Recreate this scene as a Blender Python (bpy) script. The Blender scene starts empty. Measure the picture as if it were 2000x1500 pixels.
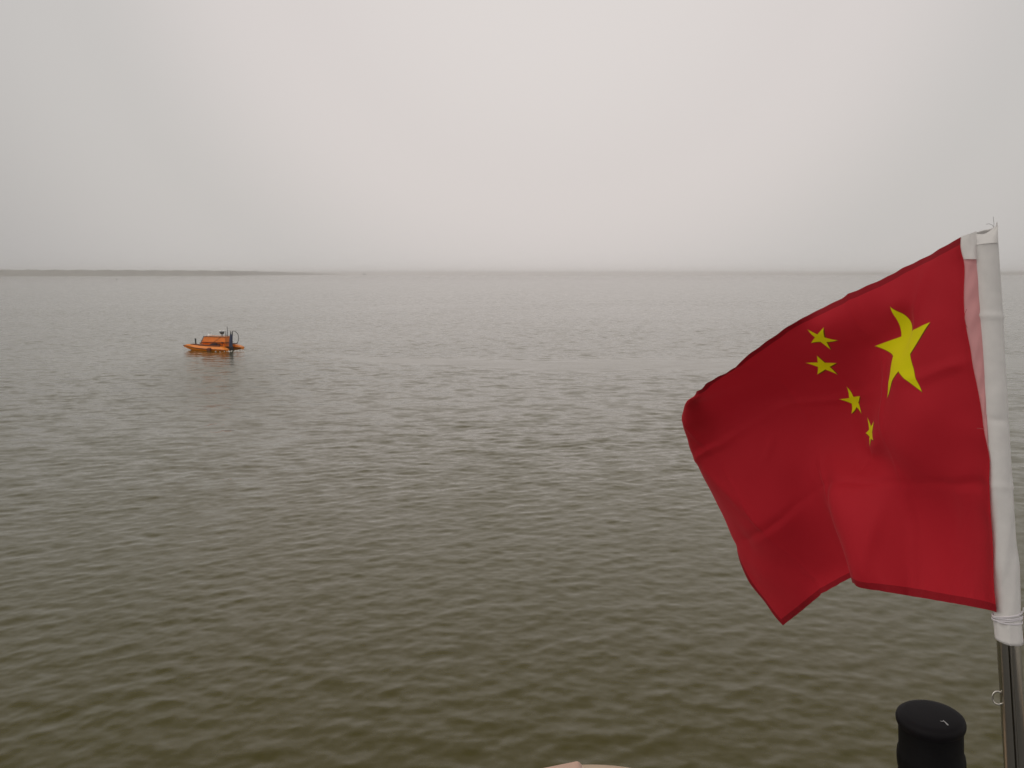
import bpy, bmesh, math, random
import numpy as np
from mathutils import Vector, Matrix
R = math.radians
random.seed(7); rng = np.random.default_rng(11)
sc = bpy.context.scene
COL = sc.collection

# ------------------------------------------------------------------ camera
H = 3.5                                   # eye height above the water
F = 1511.0; PITCH = R(8.100)
cam = bpy.data.cameras.new("camera"); cam.sensor_width = 36.0
cam.lens = 36.0 * F / 2000.0; cam.clip_start = 0.05; cam.clip_end = 20000
co = bpy.data.objects.new("camera", cam); COL.objects.link(co)
co.location = (0, 0, H); co.rotation_euler = (math.pi / 2 - PITCH, 0, 0)
sc.camera = co

# ------------------------------------------------------------------ light
SUN_EL, SUN_AZ = R(50), R(256)            # pale sun behind dust cloud, high behind the viewer
w = bpy.data.worlds.new("World"); sc.world = w; w.use_nodes = True
nt = w.node_tree; N = nt.nodes; L = nt.links
bg = N["Background"]; bg.inputs["Strength"].default_value = 0.1
sky = N.new("ShaderNodeTexSky"); sky.sky_type = 'NISHITA'; sky.sun_disc = False
sky.sun_elevation = SUN_EL; sky.sun_rotation = SUN_AZ; sky.dust_density = 8; sky.air_density = 1.5
tc = N.new("ShaderNodeTexCoord")
dt = N.new("ShaderNodeVectorMath"); dt.operation = 'DOT_PRODUCT'
dt.inputs[1].default_value = Vector((math.sin(R(3)) * math.cos(R(24)), math.cos(R(3)) * math.cos(R(24)), math.sin(R(24))))
L.new(tc.outputs["Generated"], dt.inputs[0])
rp = N.new("ShaderNodeValToRGB"); e = rp.color_ramp.elements
SK = SKYCOLS = [(0.0, (8.8, 8.35, 8.0)), (0.45, (6.8, 6.5, 6.25)), (0.70, (4.5, 4.35, 4.25)), (0.86, (5.9, 5.65, 5.45)), (0.95, (7.17, 6.65, 6.43)), (1.0, (7.62, 7.10, 6.84))]
for i, (p, c) in enumerate(SK):
    el = e[i] if i < 2 else e.new(p)
    el.position = p; el.color = (*[v / 9 for v in c], 1)
rp.color_ramp.interpolation = 'EASE'
L.new(dt.outputs["Value"], rp.inputs[0])
sc_ = N.new("ShaderNodeVectorMath"); sc_.operation = 'SCALE'; sc_.inputs[3].default_value = 9
L.new(rp.outputs[0], sc_.inputs[0])
mx = N.new("ShaderNodeMix"); mx.data_type = 'RGBA'; mx.inputs[0].default_value = 0.94
L.new(sky.outputs[0], mx.inputs[6]); L.new(sc_.outputs[0], mx.inputs[7]); 
# sky dimmed towards the zenith, added to darken reflections in the near water
sz = N.new("ShaderNodeSeparateXYZ"); L.new(tc.outputs["Generated"], sz.inputs[0])
zr = N.new("ShaderNodeMapRange"); zr.interpolation_type = 'SMOOTHSTEP'
zr.inputs["From Min"].default_value = .30; zr.inputs["From Max"].default_value = .80; zr.inputs["To Min"].default_value = 1.0; zr.inputs["To Max"].default_value = .55
L.new(sz.outputs["Z"], zr.inputs["Value"])
zs_ = N.new("ShaderNodeVectorMath"); zs_.operation = 'SCALE'; L.new(mx.outputs[2], zs_.inputs[0]); L.new(zr.outputs[0], zs_.inputs[3]); L.new(zs_.outputs[0], bg.inputs[0])
sl = bpy.data.lights.new("sun", 'SUN'); sl.energy = 0.6; sl.angle = R(55); sl.color = (1, .95, .88)
so = bpy.data.objects.new("sun", sl); COL.objects.link(so)
so.rotation_euler = (-(math.pi / 2 - SUN_EL), 0, -SUN_AZ)
sc.view_settings.view_transform = 'Standard'; sc.view_settings.look = 'None'
sc.view_settings.exposure = 0.0; sc.view_settings.gamma = 1.0
sc.cycles.volume_bounces = 12; sc.cycles.max_bounces = 14; sc.cycles.transparent_max_bounces = 12
sc.cycles.volume_max_steps = 64

# ------------------------------------------------------------------ helpers
def ray(px, py):
    d = Vector(((px - 1000) / F, 1.0, -(py - 750) / F))
    c, s = math.cos(PITCH), math.sin(PITCH)
    return Vector((d.x, d.y * c + d.z * s, -d.y * s + d.z * c))
def at(px, py, depth):                    # real-world point seen at a photo pixel, at a depth in metres
    return Vector((0, 0, H)) + ray(px, py) * depth
def water_at(px, py):
    r = ray(px, py); return Vector((0, 0, H)) + r * (-H / r.z)

def tag(o, label=None, cat=None, group=None, kind=None):
    if label: o["label"] = label
    if cat: o["category"] = cat
    if group: o["group"] = group
    if kind: o["kind"] = kind
    return o
def empty(name, loc, rz=0):
    o = bpy.data.objects.new(name, None); COL.objects.link(o); o.location = loc; o.rotation_euler = (0, 0, rz)
    o.empty_display_size = .1
    return o
def link(name, me, mat=None, parent=None, smooth=True):
    o = bpy.data.objects.new(name, me); COL.objects.link(o)
    if mat: me.materials.append(mat)
    if parent: o.parent = parent
    if smooth: me.polygons.foreach_set("use_smooth", [True] * len(me.polygons))
    return o
def pymesh(name, v, f, mat=None, parent=None, smooth=True):
    me = bpy.data.meshes.new(name); me.from_pydata([tuple(p) for p in v], [], f); me.update()
    return link(name, me, mat, parent, smooth)
def gridfaces(nu, nv, wrap=False, off=0):
    f = []
    for i in range(nu - 1):
        for j in range(nv if wrap else nv - 1):
            j2 = (j + 1) % nv
            f.append((off + i * nv + j, off + i * nv + j2, off + (i + 1) * nv + j2, off + (i + 1) * nv + j))
    return f
class MB:
    """collects shapes into one mesh"""
    def __init__(s): s.v = []; s.f = []
    def add(s, v, f):
        o = len(s.v); s.v += [tuple(p) for p in v]; s.f += [tuple(i + o for i in q) for q in f]; return s
    def tube(s, pts, r, n=12, cap=True):
        pts = [Vector(p) for p in pts]; m = len(pts)
        rr = r if isinstance(r, (list, tuple)) else [r] * m
        vs = []; up = None
        for i, p in enumerate(pts):
            t = (pts[min(i + 1, m - 1)] - pts[max(i - 1, 0)]).normalized()
            if up is None:
                a = Vector((0, 0, 1)) if abs(t.z) < .9 else Vector((1, 0, 0))
                up = (a - t * a.dot(t)).normalized()
            else: up = (up - t * up.dot(t)).normalized()
            sd = t.cross(up)
            for k in range(n):
                an = 2 * math.pi * k / n
                vs.append(p + (up * math.cos(an) + sd * math.sin(an)) * rr[i])
        f = gridfaces(m, n, True)
        if cap: f += [tuple(range(n))[::-1], tuple(range((m - 1) * n, m * n))]
        return s.add(vs, f)
    def box(s, c, d, rot=0, bev=0.0):
        bm = bmesh.new(); bmesh.ops.create_cube(bm, size=1)
        bmesh.ops.scale(bm, vec=d, verts=bm.verts)
        if bev: bmesh.ops.bevel(bm, geom=bm.edges[:], offset=bev, segments=2, affect='EDGES', profile=.7)
        M = Matrix.Translation(c) @ Matrix.Rotation(rot, 4, 'Z'); bm.transform(M)
        bm.verts.index_update()
        s.add([v.co[:] for v in bm.verts], [[v.index for v in q.verts] for q in bm.faces]); bm.free(); return s
    def lathe(s, prof, n=48, M=None, ang=None):
        vs = []
        for (r, z) in prof:
            for k in range(n):
                a = 2 * math.pi * k / n; vs.append(Vector((r * math.cos(a), r * math.sin(a), z)))
        if M: vs = [M @ v for v in vs]
        f = gridfaces(len(prof), n, True) + [tuple(range(n))[::-1], tuple(range((len(prof) - 1) * n, len(prof) * n))]
        return s.add(vs, f)
    def build(s, name, mat, parent=None, smooth=True, bevel=0):
        o = pymesh(name, s.v, s.f, mat, parent, smooth)
        bm = bmesh.new(); bm.from_mesh(o.data); bmesh.ops.recalc_face_normals(bm, faces=bm.faces); bm.to_mesh(o.data); bm.free()
        if smooth: o.data.set_sharp_from_angle(angle=R(38))
        if bevel:
            b = o.modifiers.new("bevel", 'BEVEL'); b.width = bevel; b.segments = 2; b.limit_method = 'ANGLE'
        return o

def mat(name, col, rough=.5, metal=0, var=.0, scale=20, bump=0, bscale=60, spec=.5, sheen=0):
    m = bpy.data.materials.new(name); m.use_nodes = True; n = m.node_tree.nodes; l = m.node_tree.links
    b = n["Principled BSDF"]; b.inputs["Base Color"].default_value = (*col, 1); b.inputs["Roughness"].default_value = rough
    b.inputs["Metallic"].default_value = metal; b.inputs["Specular IOR Level"].default_value = spec
    b.inputs["Sheen Weight"].default_value = sheen
    t = n.new("ShaderNodeTexCoord")
    if var:
        z = n.new("ShaderNodeTexNoise"); z.inputs["Scale"].default_value = scale; z.inputs["Detail"].default_value = 6
        l.new(t.outputs["Object"], z.inputs["Vector"])
        r = n.new("ShaderNodeValToRGB"); r.color_ramp.elements[0].position = .3; r.color_ramp.elements[1].position = .7
        r.color_ramp.elements[0].color = (*[c * (1 - var) for c in col], 1); r.color_ramp.elements[1].color = (*[min(1, c * (1 + var)) for c in col], 1)
        l.new(z.outputs["Fac"], r.inputs[0]); l.new(r.outputs[0], b.inputs["Base Color"])
    if bump:
        z = n.new("ShaderNodeTexNoise"); z.inputs["Scale"].default_value = bscale; z.inputs["Detail"].default_value = 4
        l.new(t.outputs["Object"], z.inputs["Vector"])
        u = n.new("ShaderNodeBump"); u.inputs["Distance"].default_value = bump; u.inputs["Strength"].default_value = 1
        l.new(z.outputs["Fac"], u.inputs["Height"]); l.new(u.outputs[0], b.inputs["Normal"])
    return m

class NG:
    """tiny node-expression helper"""
    def __init__(s, m): s.m = m; s.n = m.node_tree.nodes; s.l = m.node_tree.links
    def put(s, sock, v):
        if hasattr(v, "is_output"): s.l.new(v, sock)
        else: sock.default_value = v
    def math(s, op, a, b=0.0, clamp=False):
        q = s.n.new("ShaderNodeMath"); q.operation = op; q.use_clamp = clamp
        s.put(q.inputs[0], a); s.put(q.inputs[1], b); return q.outputs[0]
    def mix(s, f, a, b):
        q = s.n.new("ShaderNodeMix"); q.data_type = 'RGBA'
        s.put(q.inputs[0], f); s.put(q.inputs[6], a); s.put(q.inputs[7], b); return q.outputs[2]

# ------------------------------------------------------------------ water
def calm(X, Y):
    """how choppy the water is: slick band left behind by the vessel, gust patches"""
    yc = 34.0 - 4.2 * np.clip((X + 11) / 11, 0, 1) ** 1.0 + .02 * np.maximum(X, 0)
    wd = .35 + 2.1 * np.clip((X + 10) / 14, 0, 1)
    band = np.exp(-(((Y - yc + .35 * np.sin(X * .9)) / wd) ** 4)) * np.clip((X + 11.6) / 6, 0, 1)
    g = 0
    for k in range(10):
        a = rng2.uniform(0, math.pi); kk = rng2.uniform(.12, .6); g = g + np.sin(kk * (X * math.cos(a) * .6 + Y * math.sin(a)) + rng2.uniform(0, 6.28))
    return np.clip(1 + .06 * g, .7, 1.3) * (1 - .9 * band) * (1 + .12 * np.exp(-((X + 13) / 2.6) ** 2 - ((Y - 31.0) / 3.6) ** 2))
rng2 = np.random.default_rng(5)
def water_mesh():
    nr, na = 1500, 860
    ir = np.linspace(1 / 3.0, 1 / 110.0, nr); r = 1 / ir
    th = np.linspace(R(-47), R(47), na)
    Rr, T = np.meshgrid(r, th, indexing='ij')
    X0 = (Rr * np.sin(T)).astype(np.float32); Y0 = (Rr * np.cos(T)).astype(np.float32)
    dr = np.maximum(np.gradient(r), r * (th[1] - th[0])).astype(np.float32)[:, None]
    C = calm(X0, Y0).astype(np.float32)
    Z = np.zeros_like(X0); DX = np.zeros_like(X0); DY = np.zeros_like(X0)
    nc = 210
    lam = np.exp(rng.normal(math.log(.225), .55, nc)); lam = np.clip(lam, .09, 2.2)
    dirn = R(90 + 14) + rng.normal(0, 1, nc) * np.where(lam > .5, R(27), R(42))
    slope = SLOPE * math.sqrt(2.0 / nc) * np.ones(nc)
    for i in range(nc):
        k = 2 * math.pi / lam[i]; a = slope[i] / k
        cx, cy = math.cos(dirn[i]), math.sin(dirn[i])
        ph = k * (cx * X0 + cy * Y0) + rng.uniform(0, 6.28)
        # long crests vary slowly in strength so that they break up
        att = np.clip((lam[i] / dr - 2.2) / 2.5, 0, 1)
        A = a * att * C
        sn, cs = np.sin(ph), np.cos(ph)
        Z += A * cs; DX -= CHOP * A * cx * sn; DY -= CHOP * A * cy * sn
    # resolved share of chop per row, for the shader's finer waves
    share = np.array([np.mean(np.clip((lam / d - 2.2) / 2.5, 0, 1)) for d in dr[:, 0]])
    fine = np.sqrt(np.clip(1 - share ** 2, 0, 1))[:, None] * np.ones_like(X0)
    X, Y = X0 + DX, Y0 + DY
    v = np.stack([X, Y, Z], -1).reshape(-1, 3)
    idx = (np.arange(nr)[:, None] * na + np.arange(na)[None]).astype(np.int32)
    q = np.stack([idx[:-1, :-1], idx[1:, :-1], idx[1:, 1:], idx[:-1, 1:]], -1).reshape(-1, 4)
    cval = C.reshape(-1); fval = fine.reshape(-1)
    # calm outer sheet: same sheet carried on to the horizon and behind the boat (ring of big faces)
    n0 = len(v); ex = []; exq = []
    # extra rows outward
    rows = [110, 150, 220, 340, 520, 800, 1300, 2200, 4000, 7500]
    for j, rr in enumerate(rows[1:]):
        ex += [(rr * math.sin(t), rr * math.cos(t), 0) for t in th]
    base = idx[-1]
    for j in range(len(rows) - 1):
        cur = n0 + j * na + np.arange(na)
        exq.append(np.stack([base[:-1], cur[:-1], cur[1:], base[1:]], -1)); base = cur
    v = np.concatenate([v, np.array(ex, dtype=np.float32)])
    # wedge behind: left/right/back sectors
    n1 = len(v); ang = np.linspace(R(47), R(313), 60); rad = [0.02, 3.0, 110, 7500]
    bk = [(rr * math.sin(t), rr * math.cos(t), -.05) for rr in rad for t in ang]
    v = np.concatenate([v, np.array(bk, dtype=np.float32)])
    bi = n1 + np.arange(len(rad))[:, None] * 60 + np.arange(60)[None]
    exq.append(np.stack([bi[:-1, :-1], bi[1:, :-1], bi[1:, 1:], bi[:-1, 1:]], -1).reshape(-1, 4))
    # near disc in front, under the bow
    n2 = len(v); nd = 40; tt = np.linspace(R(-47), R(47), nd)
    v = np.concatenate([v, np.array([(rr * math.sin(t), rr * math.cos(t), -.05) for rr in (.02, 3.02) for t in tt], dtype=np.float32)])
    di = n2 + np.arange(2)[:, None] * nd + np.arange(nd)[None]
    exq.append(np.stack([di[:-1, :-1], di[1:, :-1], di[1:, 1:], di[:-1, 1:]], -1).reshape(-1, 4))
    q = np.concatenate([q] + exq).astype(np.int32)
    me = bpy.data.meshes.new("water"); me.vertices.add(len(v)); me.vertices.foreach_set("co", v.astype(np.float32).ravel())
    me.loops.add(q.size); me.loops.foreach_set("vertex_index", q.ravel())
    me.polygons.add(len(q)); me.polygons.foreach_set("loop_start", np.arange(0, q.size, 4, dtype=np.int32))
    me.polygons.foreach_set("use_smooth", np.ones(len(q), dtype=bool)); me.update(calc_edges=True)
    a = me.attributes.new("chop", 'FLOAT', 'POINT'); vv = np.ones(len(v), dtype=np.float32); vv[:len(cval)] = cval; a.data.foreach_set("value", vv)
    a = me.attributes.new("reflect_blur", 'FLOAT', 'POINT'); vv = np.exp(-((v[:, 0] + .386 * v[:, 1]) / 2.2) ** 2 - ((v[:, 1] - 26.5) / 8.5) ** 4).astype(np.float32); a.data.foreach_set("value", vv)  # extra roughness towards the vessel, added to blur its reflection
    a = me.attributes.new("fine", 'FLOAT', 'POINT'); vv = np.ones(len(v), dtype=np.float32); vv[:len(fval)] = fval; a.data.foreach_set("value", vv)
    return me
SLOPE, CHOP = 0.049, 0.85
wm = bpy.data.materials.new("muddy_water"); wm.use_nodes = True
g = NG(wm); b = g.n["Principled BSDF"]
geo = g.n.new("ShaderNodeNewGeometry"); pos = geo.outputs["Position"]
def attr(nm):
    q = g.n.new("ShaderNodeAttribute"); q.attribute_name = nm; return q.outputs["Fac"]
def vm(op, a, b_=None, s=None):
    q = g.n.new("ShaderNodeVectorMath"); q.operation = op; g.put(q.inputs[0], a)
    if b_ is not None: g.put(q.inputs[1], b_)
    if s is not None: g.put(q.inputs[3], s)
    return q.outputs[0]
def noisec(scale, detail, rough, stretch=(1, 1, 1), w_=0):
    mp = g.n.new("ShaderNodeMapping"); mp.inputs["Scale"].default_value = stretch; mp.inputs["Rotation"].default_value = (0, 0, R(-12)); mp.inputs["Location"].default_value = (w_, w_, 0)
    g.l.new(pos, mp.inputs[0])
    q = g.n.new("ShaderNodeTexNoise"); q.inputs["Scale"].default_value = scale; q.inputs["Detail"].default_value = detail; q.inputs["Roughness"].default_value = rough
    g.l.new(mp.outputs[0], q.inputs["Vector"]); return q
HALF = (.5, .5, .5)
# small ripples everywhere (surface tilt), plus the waves the mesh is too coarse to carry far out
n1 = noisec(9.0, 3, .6, (.55, 1, 1)).outputs["Color"]
n2 = noisec(2.7, 5, .62, (.55, 1, 1), 31).outputs["Color"]
r1 = vm('SCALE', vm('SUBTRACT', n1, HALF), s=g.math('MULTIPLY', attr("chop"), 0.24))
r2 = vm('SCALE', vm('SUBTRACT', n2, HALF), s=g.math('MULTIPLY', g.math('MULTIPLY', attr("fine"), attr("chop")), .78))
tilt = vm('MULTIPLY', vm('ADD', r1, r2), (0.7, 1.0, 0.0))
nrm = vm('NORMALIZE', vm('ADD', geo.outputs["Normal"], tilt))
g.l.new(nrm, b.inputs["Normal"])
silt = noisec(.12, 4, .6, (.5, 1, 1), 7).outputs["Fac"]
colr = g.mix(silt, (.052, .043, .001, 1), (.068, .057, .002, 1))
g.l.new(colr, b.inputs["Base Color"])
g.l.new(g.math('ADD', g.math('ADD', .03, g.math('MULTIPLY', attr("fine"), .04)), g.math('MULTIPLY', attr("reflect_blur"), .16)), b.inputs["Roughness"]); b.inputs["IOR"].default_value = 1.62; b.inputs["Specular Tint"].default_value = (1, .95, .79, 1)
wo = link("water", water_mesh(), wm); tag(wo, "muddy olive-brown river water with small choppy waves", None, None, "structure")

# ------------------------------------------------------------------ far land
land_m = mat("far_land", (.26, .25, .215), .9, var=.2, scale=.05)
def land(name, pts, label):
    """pts: (photo x, distance, height) -> a low bank with a sloping front and a flat top"""
    v = []; n = len(pts); xs = [p[0] for p in pts]
    m_ = 160; xx = np.linspace(xs[0], xs[-1], m_)
    dd = np.interp(xx, xs, [p[1] for p in pts]); hh = np.interp(xx, xs, [p[2] for p in pts])
    for x, d, h in zip(xx, dd, hh):
        rr = ray(x, 531.5); u = Vector((rr.x, rr.y, 0)).normalized() if False else Vector((rr.x / rr.y, 1, 0))
        h = h * (1 + .05 * math.sin(x * .13) + .03 * math.sin(x * .37)) if h > 1 else h
        for (o, z) in ((0, -.6), (6, .5), (26, h * .8), (34, h), (140, h * .95), (200, -.6)):
            v.append((u.x * (d + o), d + o, z))
    o = pymesh(name, v, gridfaces(m_, 6), land_m)
    tag(o, label, None, None, "structure"); return o
land("far_shore", [(-700, 1250, 9.6), (-200, 1350, 10.2), (0, 1450, 11.2), (220, 1550, 11.2), (440, 1750, 11), (520, 2300, 10.5), (600, 2900, 8.5), (650, 3300, 5.0), (680, 3600, .3)], "low dark embankment fading into haze at the left of the horizon")
land("far_bank", [(1380, 4300, .6), (1500, 4200, 4), (1700, 4000, 8), (1850, 3700, 12), (2000, 3500, 13), (2500, 3300, 13)], "very faint low bank in the haze behind the flag")

# ------------------------------------------------------------------ survey vessel
M_or = mat("orange_paint", (.80, .20, .008), .38, var=.12, scale=6)
M_or2 = mat("orange_gel_coat", (.86, .25, .012), .35, var=.1, scale=5)
M_blk = mat("black_rubber", (.015, .015, .016), .6)
M_gry = mat("grey_metal", (.10, .105, .11), .45, metal=.3)
M_wht = mat("white_plastic", (.85, .85, .83), .4)
M_blu = mat("dark_blue_paint", (.018, .028, .075), .4)
M_dor = mat("brown_red_strip", (.14, .03, .01), .5)
TH = R(14)
def vessel():
    p0 = water_at(421, 682.0)
    root = empty("catamaran_vessel", (p0.x, p0.y, 0.0), 0)
    # local x = bow, local y = starboard (away from the viewer's side is +y)
    root.rotation_euler = (0, 0, 0)
    cx, sx = math.cos(TH), math.sin(TH)
    root.matrix_world = Matrix(((-cx, sx, 0, p0.x), (sx, cx, 0, p0.y), (0, 0, 1, 0), (0, 0, 0, 1)))
    # (bow, starboard, up) is left-handed, so keep a proper rotation by flipping y
    root.matrix_world = Matrix.Translation((p0.x, p0.y, 0.0)) @ Matrix.Rotation(math.pi - TH, 4, 'Z')
    def P(x, y, z): return (x * .87, -y, z)     # y given towards the far side
    tag(root, "small orange twin-hulled unmanned survey boat with blue stern tube, moving left on the water", "boat")
    def hull(yc):
        st = [(-1.20, .14, -.04, .05, .2), (-1.13, .17, -.12, .052, .4), (-.93, .175, -.14, .058, 1), (0, .175, -.14, .085, 1), (.6, .16, -.10, .12, 1), (1.0, .11, .0, .165, .9), (1.25, .055, .10, .195, .5), (1.44, .010, .19, .215, 0)]
        v = []
        for (x, w_, kz, gz, t) in st:
            rz = gz + .12 * t; rw = w_ * (1 - .42 * t)
            for (yy, zz) in ((0, kz), (-w_ * .6, kz * .6 + gz * .2), (-w_, gz - .012), (-w_ * 1.04, gz), (-rw, rz), (0, rz + .012 * t), (rw, rz), (w_ * 1.04, gz), (w_, gz - .012), (w_ * .6, kz * .6 + gz * .2)):
                v.append(P(x, yc + yy, zz))
        f = gridfaces(len(st), 10, True) + [tuple(range(10)), tuple(range((len(st) - 1) * 10, len(st) * 10))]
        mb = MB().add(v, f); h = mb.build("hull", M_or2, root)
        s = MB()
        for sg in (-1, 1):
            s.tube([P(x, yc + sg * w_ * 1.05, gz) for (x, w_, kz, gz, t) in st], .017, 6)
        s.build("rubbing_strip", M_dor, h)
        s = MB()
        for sg in (-1, 1):
            s.tube([P(x, yc + sg * .10 * q, z) for x, q, z in ((-.82, 1, .215), (-.2, 1, .225), (.4, 1, .245), (.95, .62, .275))], .018, 6)
            for x in (-.8, -.2, .4, .93): s.tube([P(x, yc + sg * .1 * (.62 if x > .9 else 1), .16), P(x, yc + sg * .1 * (.62 if x > .9 else 1), .22)], .01, 6)
        s.build("hand_rail", M_dor, h)
        n = MB().tube([P(1.2, yc, .175), P(1.47, yc, .212)], [.034, .018], 8).build("bow_fender", M_blk, h)
        return h
    hn = hull(-.60); hf = hull(.60)
    MB().add([P(a, b_, c) for a, b_, c in [(-.35, -.83, .10), (-.12, -.83, .10), (-.12, -.70, .16), (-.35, -.70, .16), (-.35, -.83, -.0), (-.12, -.83, 0), (-.12, -.70, 0), (-.35, -.70, 0)]],
             [(0, 1, 2, 3), (7, 6, 5, 4), (0, 4, 5, 1), (1, 5, 6, 2), (2, 6, 7, 3), (3, 7, 4, 0)]).build("mooring_bracket", M_dor, hn, bevel=.01)
    d = MB()
    d.box(P(.55, 0, .17), (.16, 1.2, .05), 0, .01); d.box(P(-.75, 0, .17), (.16, 1.2, .05), 0, .01); d.box(P(-.12, 0, .19), (1.35, .8, .05), 0, .01)
    d.box(P(.93, 0, .2), (.07, 1.16, .035), 0, .008)
    d.build("cross_deck", M_or, root)
    # cabin: lower skirt and flared upper body with raked front
    def prism(x0, x1, xt0, xt1, wb, wt, z0, z1):
        return [P(*q) for q in ((x0, -wb, z0), (x1, -wb, z0), (x1, wb, z0), (x0, wb, z0), (xt0, -wt, z1), (xt1, -wt, z1), (xt1, wt, z1), (xt0, wt, z1))], [(0, 3, 2, 1), (4, 5, 6, 7), (0, 1, 5, 4), (1, 2, 6, 5), (2, 3, 7, 6), (3, 0, 4, 7)]
    cab = MB().add(*prism(-.82, .57, -.82, .59, .25, .27, .20, .345)).add(*prism(-.86, .61, -.82, .47, .30, .26, .345, .60)).build("cabin", M_or, root, bevel=.02)
    MB().add(*prism(-.88, .635, -.88, .635, .312, .312, .322, .349)).build("cabin_lip", M_dor, cab, bevel=.004)
    MB().add(*prism(-.84, .475, -.83, .46, .27, .26, .598, .624)).build("roof", mat("pale_orange_roof", (.62, .27, .12), .5, var=.1), cab, bevel=.008)
    fr = MB()
    for yy in (-.305, .305): fr.tube([P(.62, yy, .34), P(.48, yy * .88, .605)], .014, 6)
    fr.tube([P(.48, -.268, .61), P(-.82, -.268, .605)], .012, 6); fr.tube([P(.48, .268, .61), P(-.82, .268, .605)], .012, 6)
    fr.build("cabin_edge", M_blk, cab)
    MB().add([P(.57, -.22, .37), P(.57, .22, .37), P(.46, .19, .57), P(.46, -.19, .57), P(.605, -.22, .37), P(.605, .22, .37), P(.50, .19, .57), P(.50, -.19, .57)],
             [(4, 5, 6, 7), (0, 3, 2, 1), (0, 1, 5, 4), (1, 2, 6, 5), (2, 3, 7, 6), (3, 0, 4, 7)]).build("windscreen", mat("dark_glass", (.03, .03, .035), .1), cab)
    # bundle of gear and a grab handle on the near side
    eq = MB(); rr = random.Random(3)
    for k in range(9):
        x = -.25 + rr.uniform(-.24, .24); eq.box(P(x, -.38 + rr.uniform(-.05, .05), .25 + rr.uniform(-.03, .05)), (rr.uniform(.08, .2), .09, rr.uniform(.03, .07)), rr.uniform(-.4, .4), .01)
    eq.tube([P(-.05, -.34, .28), P(-.45, -.31, .52), P(-.6, -.27, .62)], .007, 6)
    eq.build("gear_bundle", mat("dark_gear", (.05, .03, .03), .7, var=.5, scale=12), root)
    MB().tube([P(-.70, -.34, .17), P(-.70, -.34, .37)], .012, 6).tube([P(-.75, -.34, .36), P(-.65, -.34, .36)], .018, 6).build("grab_handle", M_blk, root)
    # roof instruments
    dm = MB(); M0 = Matrix.Translation(P(.30, 0, .625)); dm.lathe([(.10, 0), (.105, .05), (.09, .09), (.05, .115)], 16, M0)
    dome = dm.build("satellite_dome", M_wht, root)
    MB().lathe([(.055, .108), (.052, .126), (.012, .136)], 12, M0).build("dome_cap", M_blk, dome)
    ms = MB(); M1 = Matrix.Translation(P(-.46, -.02, .62)); ms.lathe([(.05, 0), (.05, .012), (.022, .02), (.022, .11)], 12, M1)
    mast = ms.build("sensor_mast", M_gry, root)
    MB().lathe([(.05, .10), (.10, .14), (.115, .21), (.11, .225)], 16, M1).build("camera_head", M_gry, mast)
    c3 = MB()
    for yy in (-.065, .065): c3.lathe([(.06, .226), (.06, .25), (.025, .275)], 10, M1 @ Matrix.Translation((yy, yy * .4, 0)))
    c3.build("beacon_lens", M_wht, mast)
    MB().box(Vector(P(-.56, -.03, .76)), (.03, .03, .08), 0, .005).build("mast_box", M_gry, mast)
    for (x, y, z1, r_) in ((-.72, -.05, .86, .017), (-.80, -.02, 1.08, .014)):
        MB().tube([P(x, y, .62), P(x, y, .70), P(x, y, z1)], [r_ * 1.5, r_, r_ * .7], 6).build("whip_antenna", M_blk, root)
    # stern tube with cable
    tb = MB().tube([P(-1.18, -.30, .02), P(-1.18, -.30, .30), P(-1.21, -.26, .72)], [.09, .08, .064], 14).build("stern_tube", M_blu, root)
    MB().tube([P(-1.18, -.30, -.05), P(-1.18, -.30, .16)], [.12, .10], 12).build("thruster_housing", M_blk, tb)
    k = MB().tube([P(-1.21, -.26, .715), P(-1.21, -.26, .735)], .062, 12); k.build("tube_collar", M_gry, tb)
    k = MB().tube([P(-1.18, -.27, .735), P(-1.175, -.27, .90)], [.024, .010], 8).tube([P(-1.25, -.24, .735), P(-1.255, -.24, .86)], [.024, .02], 8); k.build("tube_connector", M_blk, tb)
    pts = [P(-1.255, -.24, .86), P(-1.33, -.18, .89), P(-1.46, -.14, .80), P(-1.53, -.13, .66), P(-1.53, -.13, .50), P(-1.46, -.14, .35), P(-1.35, -.17, .29), P(-1.2, -.2, .27)]
    # smooth the loop
    sm = []
    for i in range(len(pts) - 1):
        p_ = [Vector(pts[max(0, min(len(pts) - 1, i + o))]) for o in (-1, 0, 1, 2)]
        for t in (0, .25, .5, .75):
            sm.append(.5 * ((2 * p_[1]) + (-p_[0] + p_[2]) * t + (2 * p_[0] - 5 * p_[1] + 4 * p_[2] - p_[3]) * t * t + (-p_[0] + 3 * p_[1] - 3 * p_[2] + p_[3]) * t ** 3))
    sm.append(Vector(pts[-1]))
    MB().tube(sm, .013, 6).build("cable_loop", M_blk, tb)
    # bow post with lead
    bp = MB().tube([P(.93, -.33, .21), P(.93, -.33, .50)], .032, 10).tube([P(.93, -.33, .47), P(.93, -.33, .515)], .038, 10).box(P(.93, -.33, .225), (.1, .1, .04), 0, .01)
    bp = bp.build("bow_sensor_post", mat("dark_post", (.035, .045, .04), .5), root)
    MB().tube([P(.90, -.33, .30), P(.86, -.32, .23), P(.7, -.28, .20), P(.55, -.2, .24), P(.5, -.15, .36)], .007, 5).build("bow_cable", M_gry, bp)
    return root
vessel()

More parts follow.
